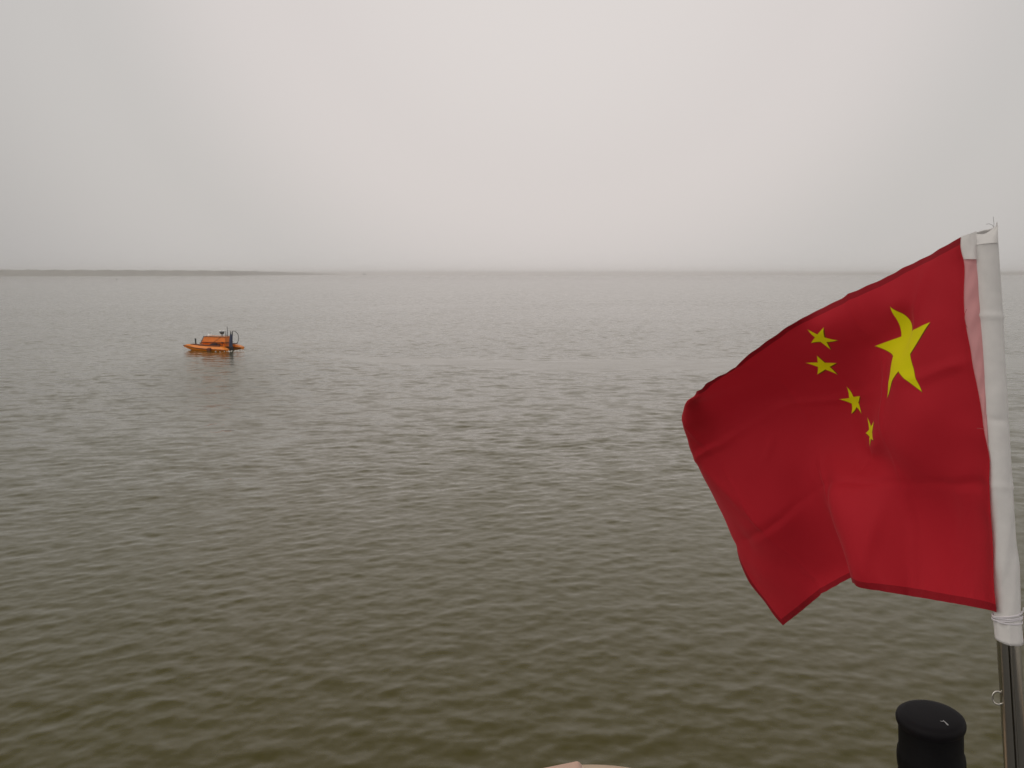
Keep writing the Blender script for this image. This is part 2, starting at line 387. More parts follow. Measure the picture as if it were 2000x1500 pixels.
# foam and churned water behind the stern
fm = mat("foam_white", (.62, .60, .56), .7)
fo = MB(); rr = random.Random(5)
def blob(px, py, s, z=.015):
    c = water_at(px, py); n = 7; s *= 1.7
    a0 = rr.uniform(0, 6.28); v = [(c.x, c.y, z + s * .25)]
    for k in range(n):
        a = a0 + 6.283 * k / n; q = s * rr.uniform(.5, 1.2); v.append((c.x + q * math.cos(a), c.y + q * 1.3 * math.sin(a), -.02))
    fo.add(v, [(0, 1 + k, 1 + (k + 1) % n) for k in range(n)])
for k in range(46):
    t = rr.random(); x = 447 + t * 30; blob(x, 686.6 - t * 3.0 + rr.uniform(-1.2, 1.0), rr.uniform(.012, .042))
for k in range(50):
    t = rr.random() ** 1.6; x = 476 + t * 75; blob(x, 681 + t * 5 + rr.uniform(-2.2, 2.6), rr.uniform(.01, .03))
for k in range(16):
    x = rr.uniform(548, 640); blob(x, 686.5 + rr.uniform(-1.5, 2.0), rr.uniform(.01, .032))
for k in range(10):
    x = rr.uniform(358, 374); blob(x, 681.5 + rr.uniform(-1, 1.5), rr.uniform(.008, .02))
for k in range(12):
    x = rr.uniform(418, 448); blob(x, 686.5 + rr.uniform(-.8, .8), rr.uniform(.01, .03))
f_ = fo.build("foam", fm, None, smooth=False); tag(f_, "specks of white foam trailing behind the orange boat", "foam", None, "stuff")

# ------------------------------------------------------------------ distant small things
pb = water_at(228, 546.5)
by = empty("marker_buoy", (pb.x, pb.y, 0)); tag(by, "tiny dark buoy floating far off below the left shore", "buoy")
MB().lathe([(.10, -.1), (.34, -.05), (.36, .12), (.2, .2)], 14).build("float", M_blk, by)
MB().lathe([(.17, .19), (.1, .5), (.03, .62)], 10).build("top_mark", M_gry, by)
pd = water_at(712, 533.3)
sd = 2900.0; u_ = ray(712, 531.5); u_ = Vector((u_.x / u_.y, 1, 0))
sh = empty("distant_ship", (u_.x * sd, sd, 0)); tag(sh, "faint ship silhouette on the horizon just right of the far shore", "ship")
MB().add([(x, y, z) for (x, y, z) in ((-7, -1.6, 0), (6, -1.6, 0), (6, 1.6, 0), (-7, 1.6, 0), (-8, -2, 2.6), (8.5, 0, 3.2), (8, .3, 3.2), (-8, 2, 2.6))], [(0, 1, 5, 4), (1, 2, 6, 5), (2, 3, 7, 6), (3, 0, 4, 7), (4, 5, 6, 7), (3, 2, 1, 0)]).build("hull", M_gry, sh)
MB().box((-2, 0, 4.3), (4.2, 3, 3.4), 0, .2).box((-2.4, 0, 6.6), (2.4, 2.2, 1.4), 0, .2).build("wheelhouse", M_gry, sh)
MB().tube([(-2.4, 0, 7), (-2.4, 0, 10.5)], .45, 6).build("mast", M_gry, sh)

# ------------------------------------------------------------------ our own boat (deck edge, hull, wheelhouse behind the viewer)
DK = H - 1.10
M_cream = mat("cream_gel_coat", (.60, .44, .30), .42, var=.06, scale=9, bump=.0004, bscale=300)
M_deck = mat("grey_deck_paint", (.10, .10, .095), .8, var=.25, scale=14, bump=.001, bscale=200)
M_hull = mat("dark_hull_paint", (.05, .055, .06), .5, var=.2, scale=3)
M_cab = mat("wheelhouse_paint", (.12, .11, .10), .5, var=.15, scale=2)
boat = empty("work_boat", (0, 0, 0)); tag(boat, "cream deck edge of the viewer's own boat just showing at the bottom of the picture", "boat")
out = [(-2.6, -6), (-2.6, 0), (-2.2, .75), (-1.3, 1.22), (0, 1.34), (1.3, 1.24), (2.2, .85), (2.7, 0), (2.7, -6)]
n = len(out)
v = [(x, y, DK) for x, y in out] + [(x * .86, y * .86 if y > 0 else y, -.4) for x, y in out]
MB().add(v, [(i, i + 1, n + i + 1, n + i) for i in range(n - 1)] + [(n - 1, 0, n, 2 * n - 1), tuple(range(n, 2 * n))]).build("hull", M_hull, boat)
MB().add([(x, y, DK) for x, y in out] + [(x, y, DK - .03) for x, y in out], [tuple(range(n)), tuple(range(n, 2 * n))[::-1]] + [(i, (i + 1) % n, n + (i + 1) % n, n + i) for i in range(n)]).build("deck", M_deck, boat, smooth=False)
MB().tube([(x * .985, y * .985 if y > 0 else y, DK + .035) for x, y in out], .035, 10).build("gunwale", M_cream, boat)
wh = MB(); wh.box((0, -4.9, DK + 1.0), (2.6, 1.6, 2.0), 0, .06); whs = wh.build("wheelhouse", M_cab, boat)
for x in (-.8, 0, .8):
    MB().box((x, -4.096, DK + 1.4), (.68, .02, .6), 0, .005).build("window", mat("wheelhouse_glass", (.02, .025, .03), .08), whs)
# moulded cream vent cowl whose top just enters the frame
def cowl():
    v = []; nu, nv = 41, 15
    hc = at(1163, 1510, 1.50)             # top centre of the moulding
    for i in range(nu):
        a = -1 + 2 * i / (nu - 1)         # across
        x = hc.x + a * .20
        for j in range(nv):
            t = math.pi * j / (nv - 1)
            top = hc.z - .055 * abs(a + .02) ** 2.1
            if a > .56: top += .003 * max(0, 1 - abs((a - .76) / .13) ** 2)
            y = hc.y + .07 - .07 * math.cos(t) * 1.0 - .07
            z = DK + (top - DK) * (math.sin(t) ** .35 if 0 < t < math.pi else 0)
            v.append((x, y, z))
    f = gridfaces(nu, nv)
    o = MB().add(v, f).build("vent_cowl", M_cream, boat)
    # overlapping skin flap on the left, standing a little proud
    v = []; n2 = 22
    for i in range(n2):
        a = i / (n2 - 1); px = 1044 + a * 92
        top = at(px, 1504 - 17.5 * min(a / .93, 1) + (7 * max(0, a - .93) / .07), 1.49)
        for (dy, dz) in ((-.035, -.06), (-.02, -.006), (0, 0), (.005, -.003), (.03, -.05)):
            v.append((top.x, top.y + dy, top.z + dz))
    MB().add(v, gridfaces(n2, 5)).build("cowl_flap", mat("pink_cream_gel_coat", (.62, .42, .33), .45, var=.05), o)
cowl()

# ------------------------------------------------------------------ black capped bollard
M_rub = mat("black_rubber_matte", (.004, .0038, .0042), .62, var=.25, scale=30, bump=.0003, bscale=500, spec=.15)
M_rubc = mat("black_cap", (.0065, .0055, .0068), .6, var=.15, scale=30, bump=.0002, bscale=700, spec=.15)
bt = at(1817, 1397, 1.31)
bo = empty("bollard", (bt.x, bt.y, DK)); tag(bo, "black rubber bollard with flat rounded cap and small white nick, beside the flagpole", "bollard")
hz = bt.z - DK
TILT = Matrix.Translation((0, 0, hz)) @ Matrix.Rotation(0.0, 4, 'X') @ Matrix.Rotation(R(-5), 4, 'Y')
TI = TILT @ Matrix.Translation((0, 0, -hz))
B = .89                                     # overall scale of the bollard's section
def bl(prof): return [(r * B, z) for r, z in prof]
MB().lathe(bl([(.056, 0), (.056, .012), (.0535, .02), (.0552, hz - .101), (.0580, hz - .098), (.0592, hz - .088), (.0592, hz - .076), (.0580, hz - .067), (.0554, hz - .063), (.0554, hz - .012), (.0552, hz - .004)]), 56, TI).build("post", M_rub, bo)
MB().lathe(bl([(.0550, hz - .0175), (.0580, hz - .0168), (.0595, hz - .0125), (.0598, hz - .008), (.0582, hz - .003), (.0535, hz + .0004), (.045, hz + .0020), (.02, hz + .003), (.002, hz + .0032)]), 64, TI).build("cap", M_rubc, bo)
MB().lathe(bl([(.0550, hz - .140), (.0580, hz - .137), (.0592, hz - .126), (.0580, hz - .112), (.0550, hz - .108)]), 56, TI).build("rib", M_rub, bo)
# white Y-shaped nick on the cap
mk = MB()
def capz(px, py):                         # point on the cap's top for a photo pixel
    rr_ = ray(px, py); Mi = TI.inverted() @ Matrix.Translation((-bt.x, -bt.y, -DK))
    o_ = Mi @ Vector((0, 0, H)); d_ = (Mi.to_3x3() @ rr_); t = (hz + .0029 - o_.z) / d_.z
    return TI @ (o_ + d_ * t)
mk.tube([capz(1842, 1407), capz(1845, 1409.5), capz(1851.5, 1416)], [.0005, .0006, .0011], 6)
mk.tube([capz(1836.5, 1408), capz(1840, 1409), capz(1843.5, 1408.5)], [.0003, .0005, .0005], 6)
mk.build("white_nick", mat("chalk_white", (.42, .42, .42), .7), bo)

# ------------------------------------------------------------------ flagpole
def ax(y, dx=0, d=.953):                  # the pole's centre line
    return at(1920.5 + (y - 440) * .0607 + dx, y, d)
a0, a1 = ax(452), ax(1500); dirp = (a1 - a0).normalized()
foot = a0 + dirp * ((a0.z - DK) / -dirp.z)
PR = .0129
steel = bpy.data.materials.new("brushed_steel"); steel.use_nodes = True
g = NG(steel); b = g.n["Principled BSDF"]; b.inputs["Metallic"].default_value = 1; b.inputs["Base Color"].default_value = (.42, .40, .36, 1)
b.inputs["Roughness"].default_value = .27
b.inputs["Anisotropic"].default_value = .4
tcn = g.n.new("ShaderNodeTexCoord"); mp = g.n.new("ShaderNodeMapping"); mp.inputs["Scale"].default_value = (400, 400, 6)
g.l.new(tcn.outputs["Object"], mp.inputs[0]); nz = g.n.new("ShaderNodeTexNoise"); nz.inputs["Scale"].default_value = 1; nz.inputs["Detail"].default_value = 5
g.l.new(mp.outputs[0], nz.inputs["Vector"])
g.l.new(g.math('ADD', g.math('MULTIPLY', nz.outputs["Fac"], .12), .14), b.inputs["Roughness"])
bp_ = g.n.new("ShaderNodeBump"); bp_.inputs["Distance"].default_value = .00012; bp_.inputs["Strength"].default_value = .12; g.l.new(nz.outputs["Fac"], bp_.inputs["Height"]); g.l.new(bp_.outputs[0], b.inputs["Normal"])
# local frame of the pole: Z up along it, -Y roughly towards the viewer
zq = -dirp; yq = Vector((foot.x, foot.y, 0)).normalized(); yq = (yq - zq * yq.dot(zq)).normalized(); xq = yq.cross(zq)
PM = Matrix((xq, yq, zq)).transposed().to_4x4(); PM.translation = foot
LEN = (a0 - foot).length
pole = empty("flagpole", foot); pole.matrix_world = PM
tag(pole, "slim stainless steel flagpole carrying the red flag, at the right edge", "flagpole")
v = []; prof = []
n = 240; groove = R(-90 + 7)              # lengthwise groove facing the viewer, right of the middle
for k in range(n):
    a = 2 * math.pi * k / n; q = PR
    dl = (a - groove + math.pi) % (2 * math.pi) - math.pi
    q -= .0030 * math.exp(-(dl / R(2.6)) ** 2) + .0009 * math.exp(-((dl - R(16)) / R(3)) ** 2)
    prof.append((q * math.cos(a), q * math.sin(a)))
zs = np.linspace(0, LEN - .026, 30)
for z in zs: v += [(x, y, z) for x, y in prof]
MB().add(v, gridfaces(len(zs), n, True) + [tuple(range((len(zs) - 1) * n, len(zs) * n))]).build("shaft", steel, pole)
MB().lathe([(.034, 0), (.034, .006), (.03, .01), (.017, .013), (.0155, .05), (.0132, .052)], 40).build("base_flange", steel, pole)
# small ring on the left side of the shaft
rc = PM.inverted() @ at(1946.5, 1365, .953)
rg = MB(); pts = []
ringr, rt = .0072, .0011
vs = []
for i in range(40):
    a = 2 * math.pi * i / 40
    for k in range(10):
        b_ = 2 * math.pi * k / 10; q = ringr + rt * math.cos(b_)
        vs.append(Vector((q * math.cos(a) * .8, rt * math.sin(b_) + .35 * q * math.cos(a), q * math.sin(a) * 1.12)) + Vector((rc.x + .0012, rc.y + .004, rc.z)))
fs = [(i * 10 + k, i * 10 + (k + 1) % 10, ((i + 1) % 40) * 10 + (k + 1) % 10, ((i + 1) % 40) * 10 + k) for i in range(40) for k in range(10)]
rg.add(vs, fs).build("halyard_ring", mat("bright_steel", (.62, .60, .55), .22, metal=1), pole)

# ------------------------------------------------------------------ flag
flag = empty("flag", at(1924, 1255, .953)); FI = Matrix.Translation(-flag.location)
tag(flag, "red flag with five yellow stars, sleeved in white onto the steel pole", "flag")
# second differences of the cloth grid (3 axes x 61 x 41), in tenths of a millimetre
FLAG = [
5529,-12,8,35,1,-5,-6,-1,6,13,15,24,26,14,18,23,25,23,18,14,7,8,26,20,9,-2,-7,3,9,7,6,6,8,8,2,-1,2,6,6,10,13,
-10,-1,-8,-24,1,1,0,-1,-2,-4,-1,-6,-7,4,0,-2,-3,0,3,6,12,12,-4,1,7,13,15,7,2,6,5,4,1,-2,1,1,-3,-7,-7,-9,-11,
-17,-1,-6,-11,-2,-1,0,-1,-3,-2,-3,-3,-3,-2,0,-2,-2,0,2,4,7,6,3,4,6,8,9,7,8,7,6,4,1,0,-1,0,-3,-5,-6,-9,-10,
-24,-1,-3,-4,-1,1,0,-3,-2,-2,-1,-3,-3,-1,-2,-2,-2,-2,1,2,3,4,5,5,7,6,4,6,11,7,5,4,2,2,0,-3,-3,-4,-6,-7,-8,
-26,-3,-2,0,-1,3,2,-1,-7,1,-1,-3,-2,-2,-3,-2,-2,-2,-1,1,1,4,5,6,6,7,7,8,5,6,5,3,3,0,-1,-1,-3,-3,-5,-7,-8,
-31,-2,-1,1,3,3,5,3,2,-6,-5,-4,-3,-3,0,-1,-5,-3,-2,-1,2,2,5,5,6,6,8,7,6,5,4,3,2,2,0,-2,-2,-4,-4,-7,-8,
-34,-1,0,0,4,7,8,7,2,-6,-9,-6,-4,0,1,1,-9,-6,-1,0,1,2,2,5,7,7,3,4,10,6,4,3,1,0,0,-1,-2,-3,-4,-5,-9,
-37,0,0,0,3,10,14,13,3,-10,-14,-11,1,-1,-3,-3,-2,-2,-2,-1,-1,1,3,4,5,10,14,8,-2,0,1,2,1,1,0,-1,-1,-2,-3,-3,-2,
-40,1,1,-1,-3,12,33,23,-3,-13,-18,-13,-1,-4,-4,-6,3,0,-2,-2,-2,0,2,2,5,8,13,10,-6,-1,2,1,2,0,1,-1,-1,-1,-2,-2,-4,
-46,5,4,-1,-12,2,60,24,-10,-10,-1,-7,-22,-8,-2,-1,1,-1,-3,-3,-1,-2,-1,2,2,0,-2,1,12,6,4,2,1,0,0,1,0,-1,0,-3,-1,
-46,3,5,6,6,20,-44,17,31,13,0,-6,-17,-2,3,-2,-2,-3,-3,-2,-4,-2,-2,0,-1,0,-3,-1,10,7,2,1,1,1,0,0,1,1,0,0,-2,
-54,6,6,18,39,18,-19,-31,25,5,-10,2,14,-3,-11,-6,-4,-4,-4,-4,-3,-3,-2,-2,0,0,3,4,-3,-1,1,0,-1,0,0,1,2,2,2,2,-1,
-53,0,5,11,9,-14,7,14,9,13,-3,4,16,2,-4,-5,-7,-5,-5,-4,-2,-3,-2,-3,-2,-1,-1,-1,-2,-2,-2,-1,-2,-2,0,2,2,4,4,3,3,
-61,1,2,4,2,1,6,7,4,22,26,9,-3,-1,1,1,-8,-7,-5,-3,-4,-1,-2,-2,-4,-5,-7,-5,-2,-3,-3,-3,-3,-2,0,1,3,4,6,5,5,
-60,-5,-1,2,3,6,5,8,12,15,23,12,-1,-1,0,0,-3,-4,-3,-5,-1,-1,0,-2,-5,-9,-8,-9,-8,-7,-6,-1,-1,-5,-3,1,3,5,6,11,11,
-64,-7,-2,2,4,5,8,12,23,4,10,12,6,2,-2,-3,5,1,-4,-3,-1,2,2,-1,-7,-13,-14,-13,-12,-11,-9,-5,6,-6,-2,0,1,3,7,12,20,
-79,2,-2,1,5,6,7,9,14,8,12,13,9,6,2,1,3,1,-2,-4,-1,6,5,-1,-9,-16,-22,-17,-13,-12,-10,-9,-7,6,0,0,2,2,4,5,7,
-83,0,-4,0,7,6,8,3,-11,23,22,16,12,7,6,4,4,2,-3,-7,-1,10,8,-3,-11,-20,-23,-20,-15,-12,-9,-7,-7,0,2,2,0,3,1,4,3,
-84,0,-9,-5,17,2,13,2,0,13,18,14,12,10,6,5,7,7,-2,-13,-1,12,6,-5,-17,-21,-21,-18,-15,-11,-8,-7,-6,-2,2,0,2,1,3,4,7,
-90,11,3,4,6,10,0,0,3,8,11,12,12,9,8,4,3,11,11,-3,-12,3,2,-11,-19,-18,-15,-15,-15,-11,-9,-5,-5,-2,-1,2,1,2,3,8,16,
-96,20,21,14,-3,7,-12,0,3,5,8,11,11,11,6,1,-2,13,9,8,-9,-3,-7,-18,-19,-13,-9,-11,-12,-11,-7,-6,-3,-2,-1,1,3,2,5,11,16,
-100,19,23,14,9,4,-8,-3,0,4,7,9,12,14,8,0,-5,4,9,10,3,-12,-21,-22,-14,-6,-5,-8,-10,-8,-6,-5,-3,-1,0,2,2,4,7,8,11,
-98,17,25,16,3,-7,6,-3,1,5,5,6,12,19,10,-1,8,-10,-2,8,10,-23,-29,-17,-8,-4,0,-3,-8,-6,-4,-3,-1,-1,3,2,3,5,4,5,2,
-94,13,14,10,-1,3,9,1,6,4,-1,5,9,3,11,12,4,-1,-6,3,0,-22,-23,-11,-3,0,1,1,-6,-3,-1,0,1,3,3,4,4,5,2,-4,-14,
-94,11,9,5,4,5,5,2,0,-2,6,7,13,-1,8,21,14,-19,-11,-4,-6,-14,-12,-5,-1,0,-1,-2,4,2,3,5,5,7,5,5,6,2,-1,-8,-13,
-95,10,6,5,4,6,10,10,-11,-2,-2,-2,-3,22,8,23,8,-31,-9,-2,-4,-6,-5,0,2,2,1,-1,1,4,10,10,9,9,10,3,4,5,-4,-5,0,
-97,10,6,3,3,2,0,-1,3,6,-11,-2,1,16,-12,-24,-5,26,9,3,1,0,2,3,5,5,5,3,-4,4,17,13,11,7,6,4,3,1,2,2,0,
-89,2,4,2,0,-2,-6,-4,2,-8,6,-2,-9,-30,2,4,4,25,15,7,5,5,7,7,7,11,15,14,9,7,6,4,3,2,0,6,2,1,6,4,0,
-91,4,2,1,-1,-2,-4,-3,-2,-3,-2,-5,-13,-15,-1,5,8,14,13,10,7,9,9,11,14,18,26,21,8,6,-5,-1,0,1,2,2,3,3,4,3,4,
-91,2,3,0,-1,-2,-3,-3,-2,-4,-3,-8,-10,-10,-4,5,10,11,11,8,9,12,12,15,16,14,8,11,24,13,2,2,2,1,2,1,2,3,3,3,4,
-94,6,2,0,-1,-3,-2,-3,-3,-4,-4,-7,-13,-15,1,11,11,9,9,9,9,11,14,16,15,14,8,12,17,13,8,5,2,3,1,2,2,2,2,4,3,
-86,6,-1,-2,-3,-2,-4,-3,-3,-3,-4,-3,-13,-36,15,21,10,7,6,7,9,10,13,15,16,14,14,12,13,10,9,5,4,3,2,2,2,1,3,2,3,
-70,-6,-2,-3,-3,-4,-3,-2,-3,-3,-2,-2,-5,-16,11,11,3,2,3,5,6,9,12,13,15,15,14,14,11,10,8,6,5,3,3,2,2,2,1,3,2,
-74,-1,-2,-2,-4,-3,-3,-3,-2,-1,-1,-1,9,42,-15,-21,-7,-1,1,2,5,6,9,11,13,14,15,13,10,10,8,7,6,5,3,3,2,1,3,1,1,
-76,3,-1,-4,-4,-4,-2,-2,-2,0,0,2,12,21,-6,-13,-7,-3,0,2,3,5,6,7,9,10,14,13,10,9,10,9,6,6,4,4,2,3,0,1,1,
-71,7,-6,-7,-4,-4,-2,-2,0,1,0,3,8,10,-2,-8,-4,-1,-1,1,2,4,4,6,5,7,6,8,12,12,10,9,9,6,6,3,4,2,2,-1,-3,
-21,-31,-16,-9,-6,-1,-3,0,0,0,2,3,3,4,-1,-2,-2,0,1,1,2,1,3,2,5,3,3,6,9,10,10,9,9,8,7,5,3,3,1,-4,-6,
-24,-36,-14,-7,-2,-3,0,0,1,1,1,0,0,-2,2,3,1,1,1,1,1,2,1,3,0,3,2,3,7,7,8,9,8,8,7,5,4,4,1,-6,-17,
-32,-43,-8,-2,-1,1,1,0,0,0,1,1,-1,-4,2,4,4,1,2,1,1,1,1,0,2,0,1,3,4,5,6,7,7,7,6,6,5,3,-1,-8,-22,
9,-65,-33,-1,3,4,0,0,1,1,0,0,-3,-4,2,6,4,3,2,1,1,0,1,0,0,1,0,1,4,4,3,4,6,6,6,5,4,2,1,-7,-3,
39,-40,-70,-22,10,4,-1,0,-1,0,2,0,-3,-8,5,9,4,2,1,2,1,0,0,1,0,0,2,1,-1,2,3,3,4,5,4,4,4,3,-1,-1,-1,
37,-3,-41,-36,-18,-9,-4,-3,-1,1,0,1,1,-3,5,4,2,2,1,1,0,1,0,-1,0,-1,-3,-1,3,2,2,3,3,3,3,4,3,3,1,1,2,
43,4,-8,-49,-38,-15,-7,-4,0,-1,1,3,6,16,-4,-8,-1,0,1,1,1,1,0,-1,-1,-2,0,1,-1,1,2,1,2,1,3,2,3,2,4,3,4,
53,2,0,-29,-46,-28,-14,-6,-1,0,1,1,7,9,-1,-4,-2,1,1,1,1,1,0,0,-1,-1,-1,-1,0,0,0,1,-1,1,1,2,3,3,3,3,3,
63,-2,0,-10,-34,-38,-23,-13,-3,-1,-2,2,4,4,1,-2,1,0,2,1,2,1,1,0,0,-1,-3,-2,0,0,-2,-1,0,0,0,1,2,3,5,4,2,
57,4,3,-2,-16,-32,-29,-18,-13,-6,-3,-1,0,2,0,3,1,3,2,2,2,1,1,1,0,0,-1,-3,-2,-3,-1,-3,-1,-1,-1,1,1,3,5,7,-1,
64,3,3,-1,-8,-18,-27,-22,-18,-13,-8,-4,-1,-1,2,2,3,3,2,2,2,2,2,1,0,0,-2,-2,-4,-3,-4,-1,-3,-2,0,-1,1,3,5,11,22,
70,2,3,0,-4,-12,-16,-18,-18,-19,-16,-10,-7,-9,4,7,6,2,3,3,2,2,1,2,1,0,1,-1,-6,-6,-4,-5,-3,-2,-2,1,0,1,5,14,23,
73,4,2,1,-3,-9,-2,-12,-13,-12,-30,-20,-12,-11,4,9,2,3,2,2,2,2,2,2,1,1,0,-2,-4,-6,-6,-4,-4,-4,-2,-1,1,2,3,10,14,
76,4,3,3,4,6,-10,-15,-9,3,-37,-23,-8,6,-7,-10,-2,0,0,1,1,2,2,2,2,1,1,-3,-4,-5,-5,-6,-5,-4,-2,0,-1,1,4,9,14,
76,6,5,4,4,2,-4,-11,-23,-32,9,-8,-11,-6,-5,-6,-5,-3,0,0,1,1,1,2,3,2,1,-1,-4,-6,-6,-6,-5,-4,-2,-2,0,1,3,6,10,
74,10,6,4,3,2,-2,-7,-17,-22,-3,-6,-12,-9,-7,-5,-5,-3,-2,-1,0,0,2,1,2,5,6,1,-9,-9,-6,-5,-5,-3,-3,-2,0,1,1,4,8,
79,8,6,3,3,1,0,-4,-8,-12,-11,-11,-12,-12,-6,-7,-5,-3,-3,-1,-2,0,0,0,1,3,11,6,-18,-7,-5,-3,-3,-4,-3,-1,-1,-1,1,3,3,
95,-2,1,3,2,3,0,-1,-5,-6,-9,-12,-14,-13,-12,-5,-6,-4,-3,-2,-1,-2,-2,-1,-3,-4,-13,-8,16,3,0,-2,-2,-2,-2,-2,-2,0,0,0,1,
93,0,2,3,3,1,2,0,-2,-4,-6,-10,-12,-13,-13,-11,-6,-5,-3,-3,-3,-3,-2,-4,-3,-6,-8,-3,5,5,1,-1,-1,-1,-2,-2,0,-3,0,-1,-2,
91,1,3,3,2,3,1,1,1,-2,-4,-7,-11,-14,-14,-12,-8,-7,-4,-3,-3,-2,-4,-2,-5,-5,-3,-2,-1,1,1,0,-1,-1,0,-1,-3,0,-3,-2,0,
90,3,2,3,3,2,3,1,1,0,-4,-5,-9,-12,-15,-11,-10,-9,-11,1,-1,-3,-3,-5,-4,-3,-4,-3,0,-1,-1,1,0,-1,-2,-1,-1,-2,-2,-2,-3,
79,11,6,3,2,2,2,2,1,1,-1,-3,-8,-12,-12,-13,-9,-5,-2,-10,-6,-4,-5,-3,-4,-5,-4,-2,-3,-1,-1,-1,0,0,-1,-1,-1,-2,-1,-3,-5,
20,49,23,5,3,4,2,2,0,1,1,-3,-6,-9,-11,-11,-10,-8,-5,-6,-5,-5,-3,-5,-4,-4,-5,-5,-3,-4,-2,-3,0,-1,2,-1,0,-1,-4,-3,-3,
-72,64,63,31,13,5,3,0,0,1,2,-3,-3,-5,-8,-11,-11,-9,-8,-4,-2,-2,-5,-5,-5,-4,-4,-4,-7,-5,-8,-7,-6,4,4,3,-1,-1,-2,-5,-7,
-95,44,60,58,28,8,3,0,-1,-1,5,-6,1,-1,-7,-11,-11,-11,-7,-5,1,6,-7,-7,-5,-5,-3,-5,-7,-8,-8,-17,-15,12,11,1,3,-3,-1,-6,-5,
9694,-21,-22,-27,-21,-19,-19,-17,-17,-16,-15,-16,-17,-17,-17,-18,-17,-16,-17,-17,-16,-16,-19,-18,-17,-16,-14,-12,-22,-20,-17,-14,-16,-17,-17,-18,-19,-20,-17,-17,-16,
132,-6,-7,-6,-5,0,1,-1,-1,-3,-2,-2,-2,-1,-1,-1,-1,-1,1,2,2,1,3,2,2,2,0,-5,3,1,1,-2,-1,-1,-1,-1,1,1,-1,-3,-6,
130,-8,-5,0,-2,-4,-3,-1,-1,0,-2,-2,-1,-1,-2,-2,-1,-1,0,2,1,2,1,3,1,1,1,1,0,1,-2,-1,0,-1,0,0,-1,0,-2,-2,-3,
125,-4,-3,0,-2,-3,-3,-2,-1,0,-1,-1,-1,-2,-2,-1,-3,-1,0,0,0,2,3,1,2,2,1,2,0,-1,0,-1,-1,0,-1,0,-1,-1,-1,-3,-2,
123,-3,-2,-2,-1,-2,-1,-2,0,-2,-2,0,-1,-1,-2,-2,-2,-2,0,-1,1,0,2,2,2,1,1,0,1,1,0,-1,0,0,0,-1,-1,-1,-2,-1,-2,
121,-3,-1,-1,-1,-1,-2,-1,-3,-2,1,0,-1,-2,-1,-3,-2,1,-1,0,0,0,1,1,1,0,1,1,1,1,0,1,0,-1,-1,0,-1,-2,-1,-2,-1,
118,-1,-2,0,-1,-2,-1,-2,-1,1,0,-1,-1,-2,-4,-3,4,1,-1,-2,-1,-1,0,1,1,1,2,1,0,0,1,1,-1,1,-1,-2,-1,-1,-2,0,0,
115,0,0,-1,-1,0,-2,-2,0,0,2,1,-2,-3,0,2,2,-2,-3,-2,-3,-1,-2,0,1,1,0,0,2,2,1,0,1,-1,0,-1,-1,-2,-1,-2,-1,
111,0,1,0,0,3,-3,-5,-1,3,3,2,-2,1,0,4,-3,-3,-2,-3,-3,-2,-2,-1,-1,1,0,0,5,1,1,1,-1,1,-1,-1,-2,-1,-2,0,-2,
107,1,1,1,3,5,-10,-5,1,3,0,3,5,0,2,-2,-1,-2,-2,-2,-2,-4,-1,-3,-1,-1,2,4,0,2,0,1,1,-1,0,-1,-1,-2,-2,-2,1,
104,0,-1,0,-2,-6,21,-3,-3,-3,1,2,6,2,-1,-1,-3,0,-2,-2,-2,-2,-4,-2,-2,0,2,2,-1,1,2,1,1,0,-1,-1,-2,-2,-1,-1,-2,
100,1,1,1,-2,-15,-5,33,-3,0,2,2,-1,2,0,-1,-1,-2,0,-1,-3,-2,-2,-3,-2,0,-2,0,2,1,2,1,0,0,-1,-1,-1,-2,-1,-2,0,
97,1,1,2,3,13,5,-9,7,0,1,-3,-8,-1,2,0,0,1,0,-1,0,-3,-2,-3,-2,-3,-1,0,2,1,0,0,1,0,-1,-2,-2,0,-3,-1,-1,
94,0,1,3,5,8,4,0,6,-1,-8,-10,1,1,0,0,5,3,1,0,-2,-1,-3,-1,-3,-2,-2,0,-2,0,1,-1,0,-1,-2,-2,-1,-1,0,-1,-2,
91,0,1,3,5,5,3,4,3,0,-6,-4,-1,0,1,3,4,1,0,-1,0,-1,-1,-3,-2,-4,-2,-2,-1,-1,-2,1,2,-6,-5,-3,-1,0,1,1,0,
87,0,1,3,5,4,4,5,2,0,-1,0,-1,-1,2,4,-2,0,1,0,-1,-1,-1,-1,-2,-3,-4,-4,-3,-4,-3,1,3,-13,-7,-1,-1,0,1,3,2,
83,0,2,4,3,4,3,4,3,2,1,1,0,0,0,0,-1,1,1,1,-1,-1,0,0,-3,-2,-5,-5,-6,-6,-7,-10,-17,5,2,-1,-2,-1,-1,-2,0,
80,0,3,3,3,3,2,0,2,4,6,3,1,0,-1,-1,-1,-2,2,2,-1,3,0,-1,-1,-4,-6,-8,-7,-8,-8,-10,-8,-1,-1,-2,-2,-3,-5,-8,-11,
76,2,3,4,1,2,3,3,2,4,4,3,2,0,0,-2,-3,-2,1,2,3,2,1,-1,-2,-4,-6,-9,-8,-8,-7,-7,-4,-5,-3,-3,-3,-4,-4,-5,-6,
69,10,7,2,2,3,3,0,2,3,3,4,1,1,-1,0,0,-1,-3,3,6,-1,0,-2,-3,-5,-8,-7,-8,-7,-7,-5,-5,-4,-3,-3,-2,-3,-1,3,9,
56,26,12,2,7,1,-5,0,1,2,3,2,3,-1,1,1,2,0,-4,-1,8,0,-2,-3,-5,-6,-7,-7,-6,-5,-5,-6,-4,-3,-3,-2,-1,0,3,7,10,
44,33,18,5,5,1,-3,-2,0,2,3,3,1,0,0,0,4,-1,0,2,1,1,-2,-4,-7,-7,-5,-6,-3,-4,-5,-3,-3,-3,-2,-1,0,2,3,7,7,
